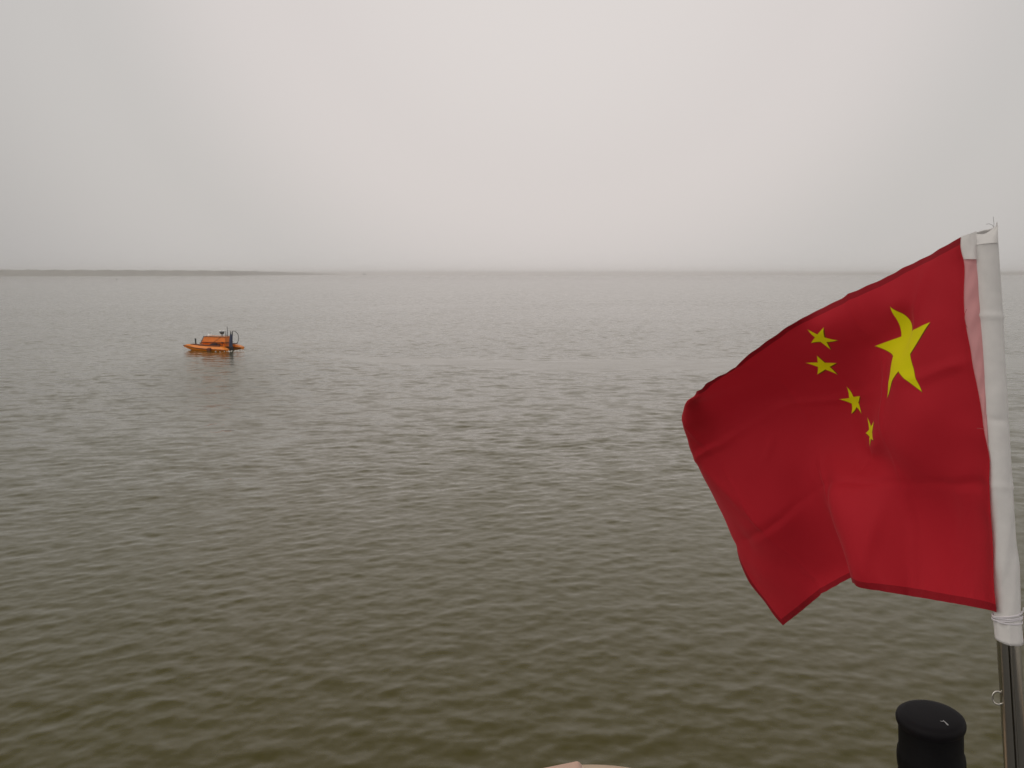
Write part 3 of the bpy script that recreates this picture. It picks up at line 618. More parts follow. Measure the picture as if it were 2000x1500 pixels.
47,18,14,12,2,-1,5,2,2,2,4,2,0,1,0,2,-2,3,1,4,-2,1,-3,-7,-6,-6,-5,-3,-2,-3,-1,-2,-2,-1,0,0,1,2,2,2,3,
57,1,8,8,3,6,6,8,3,3,6,-1,0,4,1,0,1,1,8,0,-5,-3,-6,-7,-5,-4,-3,-2,0,0,-1,0,0,0,0,1,2,1,1,-1,-2,
61,-3,3,6,7,8,8,6,-1,2,5,-1,1,5,3,-1,2,7,3,-3,-4,-6,-7,-4,-5,-2,-1,1,0,2,1,1,1,2,1,1,1,1,0,-2,2,
62,-4,1,6,7,7,6,1,4,-1,-3,8,7,-1,5,5,2,7,-3,-4,-5,-6,-4,-3,-3,-1,1,2,2,2,1,0,2,1,0,3,1,1,0,1,0,
60,-3,1,5,6,4,3,2,5,2,3,4,3,-2,8,6,4,-3,-1,-2,-4,-4,-2,-2,0,-1,2,3,4,1,-2,1,1,0,1,1,0,-1,0,-2,-10,
51,4,4,3,3,4,3,4,4,7,1,4,4,8,-3,0,0,-2,0,-2,-1,-1,-1,0,2,2,1,2,2,-1,0,1,0,0,1,-2,-2,-1,-3,-5,-8,
50,4,5,4,2,3,4,4,5,4,3,4,3,4,-1,-3,-2,-1,0,-1,0,1,1,3,2,3,0,-4,-5,0,4,2,1,1,0,-2,-2,-2,-4,-4,-3,
51,6,6,1,2,2,5,4,4,4,4,2,4,2,-3,-4,-3,-2,-1,1,2,2,3,3,2,0,-1,-2,-2,1,1,1,0,0,-1,-1,-1,-3,-2,-4,-3,
52,7,7,-2,1,4,4,4,5,4,2,3,1,2,-4,-6,-3,-2,-1,1,2,4,4,3,3,1,1,1,-1,-2,0,-2,0,-1,-1,-1,-2,-2,-2,-2,-2,
56,2,-4,6,5,5,4,4,3,4,3,2,-3,-5,-4,-1,-2,-2,0,0,3,3,6,5,2,3,3,1,-1,-1,-2,0,-2,-1,-1,-1,-2,-1,-2,-2,-2,
62,-3,-2,4,5,4,4,5,3,1,3,0,-3,-8,-2,-2,-1,-2,-1,1,1,4,5,5,6,5,2,3,0,-1,-1,-2,-1,0,-2,-1,-1,-2,-1,-1,-1,
60,-2,2,3,5,4,4,1,3,2,-1,-1,0,-6,-5,0,-2,-2,-2,-1,1,3,4,6,7,6,6,3,1,-1,0,-1,-1,-1,0,-2,-1,-1,-1,0,0,
60,-2,2,6,4,3,1,3,1,-1,-1,-2,-2,0,0,-4,-3,-3,-3,-1,-1,1,3,5,5,8,11,5,-1,1,1,1,0,0,-1,0,0,0,-1,-1,1,
63,-2,2,4,3,3,1,1,-1,0,-3,-4,-1,3,0,-2,-4,-2,-2,-3,-2,-1,0,2,4,4,1,5,10,7,4,4,3,0,2,0,0,-1,0,0,1,
72,-7,2,3,2,0,1,-1,0,-2,-3,-2,-2,0,1,0,-2,-2,-3,-3,-2,-2,-1,-1,0,1,3,6,8,8,8,5,5,4,2,1,1,1,0,0,-1,
75,-6,1,2,1,-1,-2,-1,-2,-1,-2,-3,-1,-1,2,0,0,-2,-2,-2,-4,-3,-3,-2,-1,0,2,4,7,8,8,8,6,6,3,3,2,2,1,-2,-1,
109,-26,-8,0,-1,-3,-3,-2,0,-3,-1,-1,-3,0,0,2,1,-1,-2,-3,-2,-4,-4,-3,-3,-2,-1,3,5,8,9,9,8,6,5,4,3,1,2,0,-4,
116,-10,-21,-6,-5,-4,-3,-2,-2,0,-1,-1,-2,-1,1,2,0,0,-1,-2,-3,-3,-4,-5,-3,-5,-4,-1,7,9,7,8,8,7,7,4,3,3,-1,-5,-11,
92,29,-13,-19,-12,-7,-2,-3,-2,0,0,0,-2,-3,2,2,2,-1,-1,-2,-3,-3,-2,-4,-4,-4,-8,-6,12,6,6,6,7,7,6,4,3,2,-1,-4,-5,
86,23,17,-24,-19,-7,-5,-4,-3,0,2,1,1,0,-1,1,0,-1,-2,-1,-2,-2,-4,-1,-3,-1,4,5,-11,-1,2,4,5,5,5,5,3,2,0,-3,-1,
93,7,15,2,-16,-15,-10,-6,-1,-1,0,3,6,5,-1,-5,-3,-2,-1,-2,-2,-2,-1,-3,-1,0,2,-1,-5,-4,0,2,3,4,4,4,4,2,1,0,-2,
84,7,10,15,-1,-13,-15,-10,-2,0,-1,1,5,6,-1,-4,-4,-1,-2,-2,0,-2,-1,-1,-2,-2,-2,-3,-2,-1,-1,1,1,2,2,3,3,3,2,1,1,
76,10,8,11,12,-1,-10,-11,-7,-6,-3,1,3,3,-1,-2,-2,-2,-1,0,-2,0,-1,-1,-2,-4,-6,-4,2,1,0,-2,-1,1,1,2,2,4,3,1,1,
91,-3,1,7,13,9,3,-5,-13,-11,-5,-3,2,5,-4,-3,-1,-1,0,-1,1,0,0,-1,-1,-3,-8,-7,8,1,-4,-3,-2,-2,0,0,3,2,4,4,2,
86,-1,0,4,11,13,9,0,-9,-9,-9,-5,-5,-8,3,3,1,1,0,1,1,0,0,1,1,2,6,6,-12,-10,-5,-6,-4,-3,-2,0,0,3,4,5,4,
74,2,1,5,8,13,12,6,-1,-7,-8,-7,-6,-3,-1,-1,0,1,1,1,0,2,1,1,2,3,4,0,-8,-6,-7,-5,-6,-4,-3,-1,0,0,3,6,6,
62,3,5,5,8,10,12,8,1,-1,0,-5,-6,-2,-6,-3,0,0,2,1,1,1,1,2,1,1,1,-2,-3,-5,-5,-5,-5,-5,-3,-3,-2,0,2,5,8,
52,5,5,7,5,7,10,11,3,-4,13,0,-8,-13,-2,3,1,1,-1,1,1,1,2,0,1,1,-1,-1,-3,-3,-3,-4,-5,-5,-4,-3,-2,-1,-1,4,7,
43,8,6,6,6,6,7,10,12,14,-4,-2,-5,-5,-1,-1,0,-1,1,0,0,1,0,1,0,0,0,-2,-2,-2,-2,-4,-3,-4,-5,-3,-2,-4,0,3,4,
39,7,8,4,5,5,6,9,14,11,1,0,0,-1,-1,-1,-2,-1,-1,0,0,-1,0,0,0,0,-2,-1,0,0,-2,-2,-4,-4,-3,-3,-4,-2,-2,1,3,
41,6,4,4,2,4,4,7,10,10,7,5,3,2,1,-1,-3,-1,-1,-1,0,0,-1,-1,0,-3,-3,-2,7,-1,-1,-2,-3,-3,-3,-3,-4,-3,-2,-1,1,
50,-1,1,0,2,2,3,4,8,9,9,9,8,5,4,-7,-1,-1,0,1,-1,-1,0,-1,-2,1,3,4,-5,-2,-2,-3,-1,-2,-3,-4,-2,-3,-2,-2,-2,
51,-2,-3,0,0,0,2,4,5,8,10,10,8,5,-5,6,3,2,2,0,0,-2,-1,-1,0,0,1,-1,-1,-1,-2,0,-3,-2,-2,-2,-3,-3,-3,-2,-2,
50,-4,-3,-3,-1,1,0,1,5,6,8,10,10,8,8,4,4,2,2,-1,-3,-1,-1,0,0,0,0,-1,-2,-1,0,-2,-1,-1,-3,-2,-2,-2,-3,-3,-2,
41,1,-2,-2,-2,-2,-1,2,1,5,7,10,12,12,11,7,4,5,5,-10,-2,0,0,0,0,-1,-1,0,-2,0,-1,-1,-1,-2,0,-2,-3,-2,-3,-3,-3,
21,12,5,-2,-4,-3,-1,-1,1,3,6,10,13,15,12,9,4,-2,-10,8,3,1,0,0,0,1,-1,-1,-1,-1,-1,-1,0,-1,-2,-2,-1,-3,-2,-3,-4,
7,6,10,3,-2,-1,-1,-2,-1,0,5,10,14,16,15,10,4,2,1,0,2,1,0,1,0,0,-1,-1,0,-2,-1,-1,0,-2,-1,-1,-2,-1,-3,-3,-3,
32,-35,-11,11,11,3,1,0,-3,-4,-1,11,19,17,17,13,9,3,4,1,-1,-1,1,1,0,0,1,0,-1,-2,-2,-2,-2,1,-1,-1,0,-2,-1,-3,-3,
63,-53,-39,1,19,13,2,0,-3,-9,-10,21,21,18,17,15,11,7,2,1,-1,-3,1,1,2,1,1,-1,-1,0,-3,-3,-4,0,2,1,-2,0,-3,-2,-5,
449,-110,-96,-74,-143,-157,-120,-109,-108,-109,-115,-111,-110,-120,-117,-114,-113,-112,-112,-111,-110,-111,-112,-113,-113,-112,-110,-99,-126,-126,-119,-111,-110,-109,-114,-118,-117,-116,-110,-109,-109,
-44,6,-8,-30,28,33,-1,-8,-7,-6,1,-3,-4,6,2,0,1,1,1,1,0,0,2,3,2,1,-2,-13,11,10,3,-4,-3,-5,0,3,2,2,-3,-3,-4,
-47,2,-1,-4,6,11,5,-1,-3,-2,-2,-2,-2,0,1,1,1,0,1,1,1,2,2,1,2,1,1,-1,2,3,1,0,-3,-1,-1,1,0,0,-2,-2,-1,
-49,2,2,3,1,3,3,4,2,-2,-4,-3,-2,-2,0,0,0,2,1,1,2,2,2,2,2,2,3,2,-2,-1,0,0,0,-1,0,-2,0,-1,0,-1,0,
-50,3,2,2,3,2,2,4,6,-5,-5,-3,-3,-2,-2,1,1,0,3,2,2,2,1,2,2,1,0,1,3,0,1,-1,0,0,-2,0,-1,-1,-1,0,0,
-50,2,3,1,2,2,3,-1,-3,2,0,-1,-2,-4,-5,-2,3,5,2,3,2,2,2,2,1,1,0,0,3,2,0,0,0,-1,-1,-1,-1,-1,0,0,1,
-54,4,2,3,2,3,1,-1,-3,2,2,0,-1,-4,-10,-14,16,8,3,2,1,1,2,1,2,2,2,2,0,1,0,1,-2,-1,0,-1,-1,-1,-1,1,1,
-44,-4,0,1,3,4,3,1,-1,1,1,0,0,0,1,1,-3,0,0,-1,1,0,0,2,2,3,3,1,0,0,0,0,0,-1,-1,-1,-1,-1,0,-1,-1,
-49,-2,-2,2,6,8,11,3,-8,-2,2,0,0,4,10,11,-14,-9,-2,-2,-2,0,1,0,1,1,2,4,1,1,1,-1,0,-1,-1,-1,-1,-1,-1,-1,0,
-48,-4,-4,-5,2,30,13,7,-14,-6,-2,-3,-1,4,6,5,-3,-3,-4,-1,-1,-1,-1,1,1,2,3,1,3,0,0,0,-1,0,-1,-1,-1,0,-2,0,-1,
-50,-3,-4,-11,-31,10,46,-6,17,6,1,-2,-14,5,8,1,0,-2,-1,-1,-1,0,0,0,1,3,2,3,0,1,0,0,0,0,-1,-1,-1,-2,0,-2,-2,
-50,-2,0,2,9,-51,-26,59,16,15,18,11,7,-16,-15,-6,-2,0,-1,0,0,0,0,1,2,0,0,1,3,3,2,0,0,0,0,-1,-1,-1,-3,-2,-1,
-51,0,0,6,11,11,-17,-20,20,14,29,18,-26,-14,-10,-6,-1,0,2,0,1,1,2,1,0,1,2,1,2,2,1,1,1,0,0,-1,-1,-2,-1,-1,-3,
-53,1,1,3,7,5,0,-6,5,-2,-19,-7,22,5,-5,-8,8,4,1,2,2,2,2,2,2,1,0,2,1,1,3,3,1,0,0,-1,-1,-1,-2,-4,-2,
-52,-2,0,1,3,2,2,5,3,-6,-15,-8,14,9,3,-1,0,1,1,1,2,3,3,4,2,1,-1,0,1,3,4,8,6,-3,-4,-2,-2,-1,-2,-2,-5,
-54,-2,-1,1,0,3,2,7,14,-9,-8,-3,2,5,7,9,-10,-5,-1,0,2,4,6,4,2,0,1,-1,-1,1,4,11,28,-22,-7,-1,1,0,0,-3,-7,
-61,2,-1,-1,2,2,2,4,11,-1,-2,-1,0,1,3,0,-2,-4,-3,0,2,6,7,5,2,1,0,-1,0,-2,-2,-7,-20,29,10,5,2,3,2,2,3,
-62,0,-1,0,1,0,4,-2,-14,17,9,4,1,1,0,-2,-5,-5,-3,-2,4,9,9,4,1,2,3,2,-3,0,-2,-4,-3,7,9,6,5,3,4,5,5,
-63,2,-1,-5,3,-6,10,0,-4,7,9,4,3,1,-1,-2,-7,-8,-2,-14,9,16,9,0,1,5,8,3,0,-2,1,0,1,1,3,4,3,4,5,4,6,
-61,3,1,-1,1,4,-2,-1,1,4,5,5,3,2,0,-1,2,2,-6,-8,-4,5,4,-2,1,8,9,5,0,1,0,1,0,1,1,2,2,3,1,2,1,
-62,8,10,5,9,7,-24,-2,1,1,5,4,4,2,1,-1,1,14,-11,-4,-3,-2,-5,-4,6,7,6,3,5,1,1,-1,0,0,2,0,1,-1,0,0,2,
-67,13,15,7,15,6,-18,-11,-4,3,2,5,5,4,1,-1,-6,-3,13,17,-9,-14,-13,1,6,6,4,5,0,1,-1,1,-1,0,-1,-1,0,0,0,0,3,
-79,9,6,20,1,-8,16,-4,-1,3,4,2,4,8,3,2,7,-14,-15,22,9,-15,-11,3,4,2,-1,0,3,1,0,-1,-1,-1,-1,0,0,0,0,1,3,
-78,4,6,7,-5,7,11,8,3,4,8,-5,0,3,2,8,8,4,17,-11,-9,-8,-3,2,1,-3,0,1,-3,-1,-1,-2,-1,-1,-1,1,1,2,2,0,-6,
-79,3,6,4,3,8,13,6,-6,-3,8,-3,1,4,0,-5,11,16,10,-2,-3,-2,1,0,-2,-5,-9,-4,3,0,-2,-2,-2,-1,1,2,4,4,4,4,0,
-79,3,5,5,4,7,10,2,-6,-3,-12,13,7,3,7,10,-3,11,5,3,0,1,2,-1,-3,-5,-5,-5,-1,-4,-5,-2,-1,0,0,5,6,6,2,8,22,
-82,4,6,5,5,2,2,1,6,1,-2,3,4,3,10,13,10,-2,0,0,2,1,0,0,-3,-2,-5,-4,0,-6,-12,-2,5,2,2,2,2,2,2,0,-7,
-94,12,9,6,3,2,-2,2,9,4,4,4,4,6,9,5,4,0,-1,1,0,0,0,-2,-3,-3,-1,-4,-7,-2,7,0,-3,1,3,-2,-2,-1,2,-2,-5,
-97,15,10,5,3,2,0,4,6,4,6,4,4,3,3,5,1,1,1,0,0,0,-2,-4,-5,-3,5,4,-13,0,4,3,1,1,1,0,0,-1,1,1,1,
-97,16,15,2,0,1,3,3,5,5,5,5,3,3,2,0,0,0,1,0,0,-1,-3,-5,-5,-7,-9,-2,12,6,5,3,3,2,1,2,0,1,0,2,2,
-102,24,21,-8,-1,3,3,4,3,5,4,3,3,11,-3,-6,-2,-1,0,1,1,-1,-2,-4,-4,-2,-4,-1,6,5,5,4,3,2,2,2,1,1,2,1,2,
-88,7,-8,14,6,4,4,3,4,3,3,2,-4,-12,6,7,0,1,0,1,0,0,-2,0,-1,-2,1,1,2,4,4,3,4,3,2,1,2,1,1,2,2,
-60,-18,-7,7,7,5,4,3,2,2,0,0,-2,-5,-2,2,2,0,2,1,0,1,1,-1,1,2,2,1,3,3,3,3,2,3,2,2,2,2,2,1,1,
-65,-11,-3,2,6,3,3,2,2,-1,-1,-2,-3,-6,-2,2,3,3,2,1,1,1,0,2,1,4,4,4,0,1,2,3,3,2,3,2,2,2,1,2,1,
-67,-6,-4,2,3,4,1,1,0,-1,-3,-4,0,3,-2,-3,1,2,1,1,1,0,1,0,1,3,9,7,-5,0,2,4,2,4,2,3,2,3,2,0,0,
-66,-6,-5,2,3,2,1,0,-1,-2,-2,-2,1,4,-2,-3,-1,0,1,0,1,0,0,0,0,-2,-5,0,11,7,4,3,5,3,3,3,3,2,2,1,0,
-50,-25,-3,3,3,1,-1,0,-1,-2,-2,-1,0,1,1,-1,0,0,-1,1,-1,0,-1,0,-2,-1,-2,0,5,5,5,5,4,4,4,3,2,3,4,1,-3,
-61,-14,-1,4,1,-1,-1,-2,-1,-1,-1,-1,-1,0,1,1,-1,0,1,-1,0,-1,0,-2,-1,-2,-1,0,3,4,4,4,4,4,4,2,4,3,2,4,4,
-20,-27,-19,-2,0,-4,-3,-2,-1,0,-1,0,-1,-2,1,2,1,0,-1,0,-1,0,-2,-1,-1,-3,-1,0,2,2,4,4,4,3,3,4,2,2,2,5,16,
-28,12,-28,-14,-8,-5,-5,-3,-1,1,1,1,-2,-1,0,2,1,-1,0,-1,0,-1,-1,-1,-3,-3,-6,-1,4,5,3,3,4,3,4,1,2,1,0,-2,-5,
-72,54,4,-33,-16,-9,-5,-2,-1,1,2,1,0,-6,3,3,0,0,-1,0,-1,-1,0,-2,-2,-3,-9,-8,11,5,3,2,3,3,2,3,1,0,-1,0,0,
-72,34,29,-29,-24,-9,-5,-4,0,2,3,3,1,-1,-1,0,0,-1,-1,-1,0,-1,-1,-1,0,1,7,3,-14,-3,1,2,1,3,1,2,2,1,0,0,0,
-47,2,21,4,-26,-19,-10,-6,1,2,3,4,6,7,-4,-6,-2,-1,-1,-1,-1,-1,-1,-1,-1,1,1,1,-4,-3,-1,1,1,1,2,1,1,1,1,1,0,
-57,8,12,17,-9,-21,-18,-12,3,3,1,3,7,9,-2,-6,-4,-2,-2,-1,-1,-1,-1,-1,-1,-3,-2,0,0,0,-1,0,0,1,1,1,2,1,2,1,1,
-61,17,5,10,8,-10,-17,-14,-6,-3,0,3,5,4,0,-2,-3,-2,-1,-1,-1,-1,-1,-1,-3,-4,-6,-4,5,2,1,-1,1,-1,1,1,1,3,2,0,0,
2,-30,-12,5,10,4,-4,-8,-19,-11,-3,-1,5,12,-3,-7,-2,-2,-1,-1,0,0,-1,-1,0,-5,-12,-11,15,4,-1,-1,-2,0,-1,1,1,2,2,2,0,
1,-27,-14,1,9,9,1,-7,-14,-12,-9,-3,-4,-11,7,8,2,0,0,0,0,0,1,0,1,5,10,6,-21,-9,-4,-3,-3,-2,0,0,1,1,3,3,1,
-24,-10,-7,0,5,8,6,-1,-9,-11,-10,-7,-2,1,-1,0,0,1,0,0,0,1,1,2,1,3,6,1,-8,-9,-6,-5,-3,-3,-2,-1,0,2,2,2,2,
-41,-1,0,2,2,1,13,2,-5,-8,-10,-9,-3,5,-3,-4,-1,1,0,1,0,1,1,1,2,1,0,0,-4,-4,-6,-5,-4,-3,-2,-1,-1,0,2,3,5,
-53,5,5,5,7,11,0,1,-6,-12,1,-9,-14,-15,5,7,4,0,2,0,2,0,0,1,1,0,0,-2,-2,-4,-4,-4,-4,-4,-3,-2,0,-1,1,3,4,
-63,11,9,6,6,5,4,4,3,3,-12,-9,-11,-9,-4,2,1,1,1,0,0,0,0,0,0,0,0,-1,-3,-3,-3,-4,-4,-3,-3,-2,-2,0,-1,3,5,
-74,21,13,4,2,2,4,6,5,0,-3,-5,-6,-6,-4,-3,-2,-1,-1,0,-1,0,0,-1,-1,-1,-2,-1,-2,-2,-2,-2,-4,-3,-3,-2,-2,-2,1,1,2,
-68,26,6,1,-1,1,2,3,5,3,0,-1,-2,0,0,-6,-7,-3,-3,-1,-1,-1,-1,0,-2,-2,-5,-4,4,-1,-1,-3,-2,-3,-3,-3,-2,-1,-1,1,2,
9,-29,-11,-5,-2,-1,0,3,4,4,3,1,-1,3,17,-22,-8,-4,-1,-2,-1,-2,0,-2,-1,0,2,1,-7,-3,-3,-2,-3,-3,-2,-2,-2,-1,-2,0,0,
13,-27,-17,-7,-3,-2,0,2,3,4,3,1,-1,-10,-22,19,6,2,-1,-1,-2,-1,-4,-1,-1,-1,-1,-2,-1,-2,-3,-3,-1,-2,-3,-2,-2,-2,-1,-2,-1,
-5,-16,-12,-7,-4,-2,-2,1,2,3,4,3,0,-4,-7,2,6,6,5,-4,-6,-4,-2,-3,-1,-3,-1,-2,-2,-1,-2,-1,-3,-2,-1,-2,-2,-2,-2,-2,-2,
-23,-4,-6,-6,-6,-4,-1,-1,2,2,4,4,3,0,-1,-2,0,7,21,-20,-8,-3,-2,-2,-3,-1,-3,-2,0,-2,-2,-1,-2,-1,-2,-2,-1,-2,-2,-2,-4,
-56,16,3,-5,-5,-3,-2,-1,-2,3,3,5,5,4,-1,-3,-4,-9,-19,20,6,0,-1,-1,-2,-2,-2,-1,-3,-2,0,-3,0,-2,-1,-1,-3,-2,-2,-3,-2,
-94,24,16,3,-1,-1,-2,-2,0,-2,3,7,7,5,3,-2,-4,-7,-7,3,4,1,0,-1,-1,-2,-2,-3,-2,-1,-3,-2,-2,0,-2,-1,0,-2,-3,-2,-4,
-79,-21,8,18,12,4,2,-1,-4,-6,-3,10,13,9,5,1,-2,-2,-4,-2,0,1,-1,-2,-2,-2,-2,-2,-3,-3,-4,-3,-4,1,1,-1,-2,-1,-2,-3,-2,
-58,-36,-14,18,21,11,1,0,-2,-9,-20,21,17,11,8,5,-1,-3,-2,-3,0,-2,-3,-2,-2,-2,0,-2,-5,-5,-3,-6,-7,3,3,0,-1,-2,-2,-4,-6,
]
raw = np.array(FLAG, dtype=np.int32).reshape(3, 61, 41).transpose(1, 2, 0)
G = np.cumsum(np.cumsum(raw, 1), 0) / 10000.0          # cloth points, metres from the eye point
G[..., 2] += H
def upsample(A, k):                       # cubic resampling along axis 0
    n = A.shape[0]; t = np.linspace(0, n - 1, (n - 1) * k + 1); i = np.minimum(t.astype(int), n - 2); f = (t - i)[:, None, None]
    P0 = A[np.maximum(i - 1, 0)]; P1 = A[i]; P2 = A[i + 1]; P3 = A[np.minimum(i + 2, n - 1)]
    P0 = np.where((i == 0)[:, None, None], 2 * P1 - P2, P0); P3 = np.where((i == n - 2)[:, None, None], 2 * P2 - P1, P3)
    return .5 * (2 * P1 + (P2 - P0) * f + (2 * P0 - 5 * P1 + 4 * P2 - P3) * f ** 2 + (-P0 + 3 * P1 - 3 * P2 + P3) * f ** 3)
def smooth(A):
    B = A.copy(); B[1:-1] = .25 * A[:-2] + .5 * A[1:-1] + .25 * A[2:]; C_ = B.copy(); C_[:, 1:-1] = .25 * B[:, :-2] + .5 * B[:, 1:-1] + .25 * B[:, 2:]; return C_
K = 4
G2 = upsample(upsample(smooth(G), K).transpose(1, 0, 2), K).transpose(1, 0, 2)
nu, nv = G2.shape[:2]
gu = np.linspace(0, 30, nu)[:, None] * np.ones((1, nv)); gv = np.ones((nu, 1)) * np.linspace(0, 20, nv)[None]
du = np.gradient(G2, axis=0); dv = np.gradient(G2, axis=1); nn = np.cross(du, dv); nn /= np.linalg.norm(nn, axis=-1, keepdims=True)
# packing creases (quarters by thirds), hem ripple, faint wrinkles
def ridge(t, w_): return np.maximum(0, 1 - np.abs(t) / w_) ** 1.3
dsp = np.zeros_like(gu)
for c_ in (7.5, 15, 22.5): dsp += .0030 * ridge(gu - c_ + .05 * np.sin(gv * 2), .5) * (.6 + .4 * np.sin(gv * .9 + c_))
for c_, s_ in ((6.67, 1), (13.33, -1)): dsp += s_ * .0032 * ridge(gv - c_ + .04 * np.sin(gu * 1.7), .55) * (.65 + .35 * np.sin(gu * .6 + c_))
dsp += .0009 * np.sin(gu * 2.1 + 1.3 * np.sin(gv * .7)) * np.exp(-gv / 1.2) + .0006 * np.sin(gu * 5.3 + gv) * np.exp(-np.minimum(gv, 20 - gv) / .5)
dsp += .0010 * np.sin(gv * 3.1 + .8 * np.sin(gu)) * np.exp(-gu / 1.0) + .0007 * np.sin(gv * 2.7) * np.exp(-(30 - gu) / .8)
rw = np.random.default_rng(3)
for k in range(16):
    a = rw.uniform(0, math.pi); kk = rw.uniform(.8, 2.2); dsp += .00022 * np.sin(kk * (gu * math.cos(a) + gv * math.sin(a)) + rw.uniform(0, 6.28))
# a few soft drapes seen in the photo
def drape(u0, v0, u1, v1, w_, h_):
    L2 = (u1 - u0) ** 2 + (v1 - v0) ** 2; t = np.clip(((gu - u0) * (u1 - u0) + (gv - v0) * (v1 - v0)) / L2, 0, 1)
    d2 = (gu - u0 - t * (u1 - u0)) ** 2 + (gv - v0 - t * (v1 - v0)) ** 2
    return h_ * np.exp(-d2 / w_ ** 2) * np.sin(np.pi * np.clip(t, .04, .96)) ** .5
dsp += drape(2.2, .8, 4.2, 4.6, .35, .0025) + drape(24.5, 8, 22, 13.2, .6, .003) + drape(10.4, 9.6, 11.6, 13, .18, -.0014) + drape(9, 14.5, 11.5, 19.8, .5, .0025) + drape(1.5, 12, 4.5, 18, .8, .002) + drape(17.5, 8.2, 19, 9.6, .3, .002)
dsp *= np.clip(gu / .9, .12, 1)
G3 = G2 + nn * dsp[..., None]
G3[..., 1] -= .0038 * np.exp(-gu / .5) * np.clip((gv - 9) / 3, 0, 1)
me = bpy.data.meshes.new("cloth"); fv = (G3 - np.array(flag.location)).reshape(-1, 3)
me.from_pydata([tuple(p) for p in fv], [], gridfaces(nu, nv)); me.update()
uvl = me.uv_layers.new(name="flag_uv"); li = np.empty(len(me.loops), dtype=np.int32); me.loops.foreach_get("vertex_index", li)
uvv = np.stack([gu.ravel(), gv.ravel()], -1)[li] / 30.0; uvl.data.foreach_set("uv", uvv.astype(np.float32).ravel())

fmt = bpy.data.materials.new("red_flag_cloth"); fmt.use_nodes = True; g = NG(fmt)
for q in list(g.n): g.n.remove(q)
o_ = g.n.new("ShaderNodeOutputMaterial"); uvn = g.n.new("ShaderNodeUVMap"); uvn.uv_map = "flag_uv"
sp = g.n.new("ShaderNodeSeparateXYZ"); g.l.new(uvn.outputs[0], sp.inputs[0])
u = g.math('MULTIPLY', sp.outputs[0], 30.0); vv_ = g.math('MULTIPLY', sp.outputs[1], 30.0)
def star(cu, cv, Rr, rot, ou=0, ov=0):
    x = g.math('SUBTRACT', u, cu + ou); y = g.math('SUBTRACT', vv_, cv + ov)
    r = g.math('SQRT', g.math('ADD', g.math('MULTIPLY', x, x), g.math('MULTIPLY', y, y)))
    a = g.math('SUBTRACT', g.math('ARCTAN2', y, x), rot - 20 * math.pi)
    a = g.math('ABSOLUTE', g.math('SUBTRACT', g.math('MODULO', g.math('ADD', a, math.pi / 5), 2 * math.pi / 5), math.pi / 5))
    px = g.math('MULTIPLY', r, g.math('COSINE', a)); py = g.math('MULTIPLY', r, g.math('SINE', a))
    ri = Rr * .381966; ix, iy = ri * math.cos(math.pi / 5), ri * math.sin(math.pi / 5)
    # inside when left of the tip->inner edge
    ex, ey = ix - Rr, iy; ln = math.hypot(ex, ey)
    d = g.math('DIVIDE', g.math('SUBTRACT', g.math('MULTIPLY', py, ex), g.math('MULTIPLY', g.math('SUBTRACT', px, Rr), ey)), ln)
    return g.math('DIVIDE', d, .05)      # signed, >0 inside
stars = [(5, 5, 3, -math.pi / 2), (10, 2, 1, math.atan2(3, -5)), (12, 4, 1, math.atan2(1, -7)), (12, 7, 1, math.atan2(-2, -7)), (10, 9, 1, math.atan2(-4, -5))]
SGN = 1
def union(ou=0, ov=0):
    s = None
    for q in stars:
        d = star(*q, ou, ov); s = d if s is None else g.math('MAXIMUM', s, d)
    return g.math('ADD', s, .5, True)
front = union(); back = union(-.055, .075)
nz = g.n.new("ShaderNodeTexNoise"); nz.inputs["Scale"].default_value = 9; nz.inputs["Detail"].default_value = 5; g.l.new(uvn.outputs[0], nz.inputs["Vector"])
wv = g.n.new("ShaderNodeTexNoise"); wv.inputs["Scale"].default_value = 420; wv.inputs["Detail"].default_value = 2; g.l.new(uvn.outputs[0], wv.inputs["Vector"])
red = g.mix(g.math('ADD', g.math('MULTIPLY', nz.outputs["Fac"], .7), g.math('MULTIPLY', wv.outputs["Fac"], .3)), (.50, .014, .026, 1), (.58, .019, .035, 1))
c1 = g.mix(back, red, (.16, .05, .004, 1)); c2 = g.mix(front, c1, (.88, .82, .004, 1))
# hem: doubled cloth lets less light through, and that darkening is painted into its colour
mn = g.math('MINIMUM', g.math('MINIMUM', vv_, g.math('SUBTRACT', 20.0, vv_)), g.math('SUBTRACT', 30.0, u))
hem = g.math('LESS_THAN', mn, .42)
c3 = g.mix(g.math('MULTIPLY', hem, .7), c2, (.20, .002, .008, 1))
pr = g.n.new("ShaderNodeBsdfPrincipled"); pr.inputs["Roughness"].default_value = .75; pr.inputs["Sheen Weight"].default_value = .15; pr.inputs["Sheen Roughness"].default_value = .35
pr.inputs["Sheen Tint"].default_value = (1, .55, .6, 1); pr.inputs["Specular IOR Level"].default_value = .25
g.l.new(c3, pr.inputs["Base Color"])
tr = g.n.new("ShaderNodeBsdfTranslucent"); g.l.new(c3, tr.inputs[0])
wb = g.n.new("ShaderNodeBump"); wb.inputs["Distance"].default_value = .0002; wb.inputs["Strength"].default_value = .5; g.l.new(wv.outputs["Fac"], wb.inputs["Height"]); g.l.new(wb.outputs[0], pr.inputs["Normal"])
ms = g.n.new("ShaderNodeMixShader"); g.l.new(g.math('SUBTRACT', .30, g.math('MULTIPLY', hem, .12)), ms.inputs[0]); g.l.new(pr.outputs[0], ms.inputs[1]); g.l.new(tr.outputs[0], ms.inputs[2]); g.l.new(ms.outputs[0], o_.inputs[0])
link("cloth", me, fmt, flag)

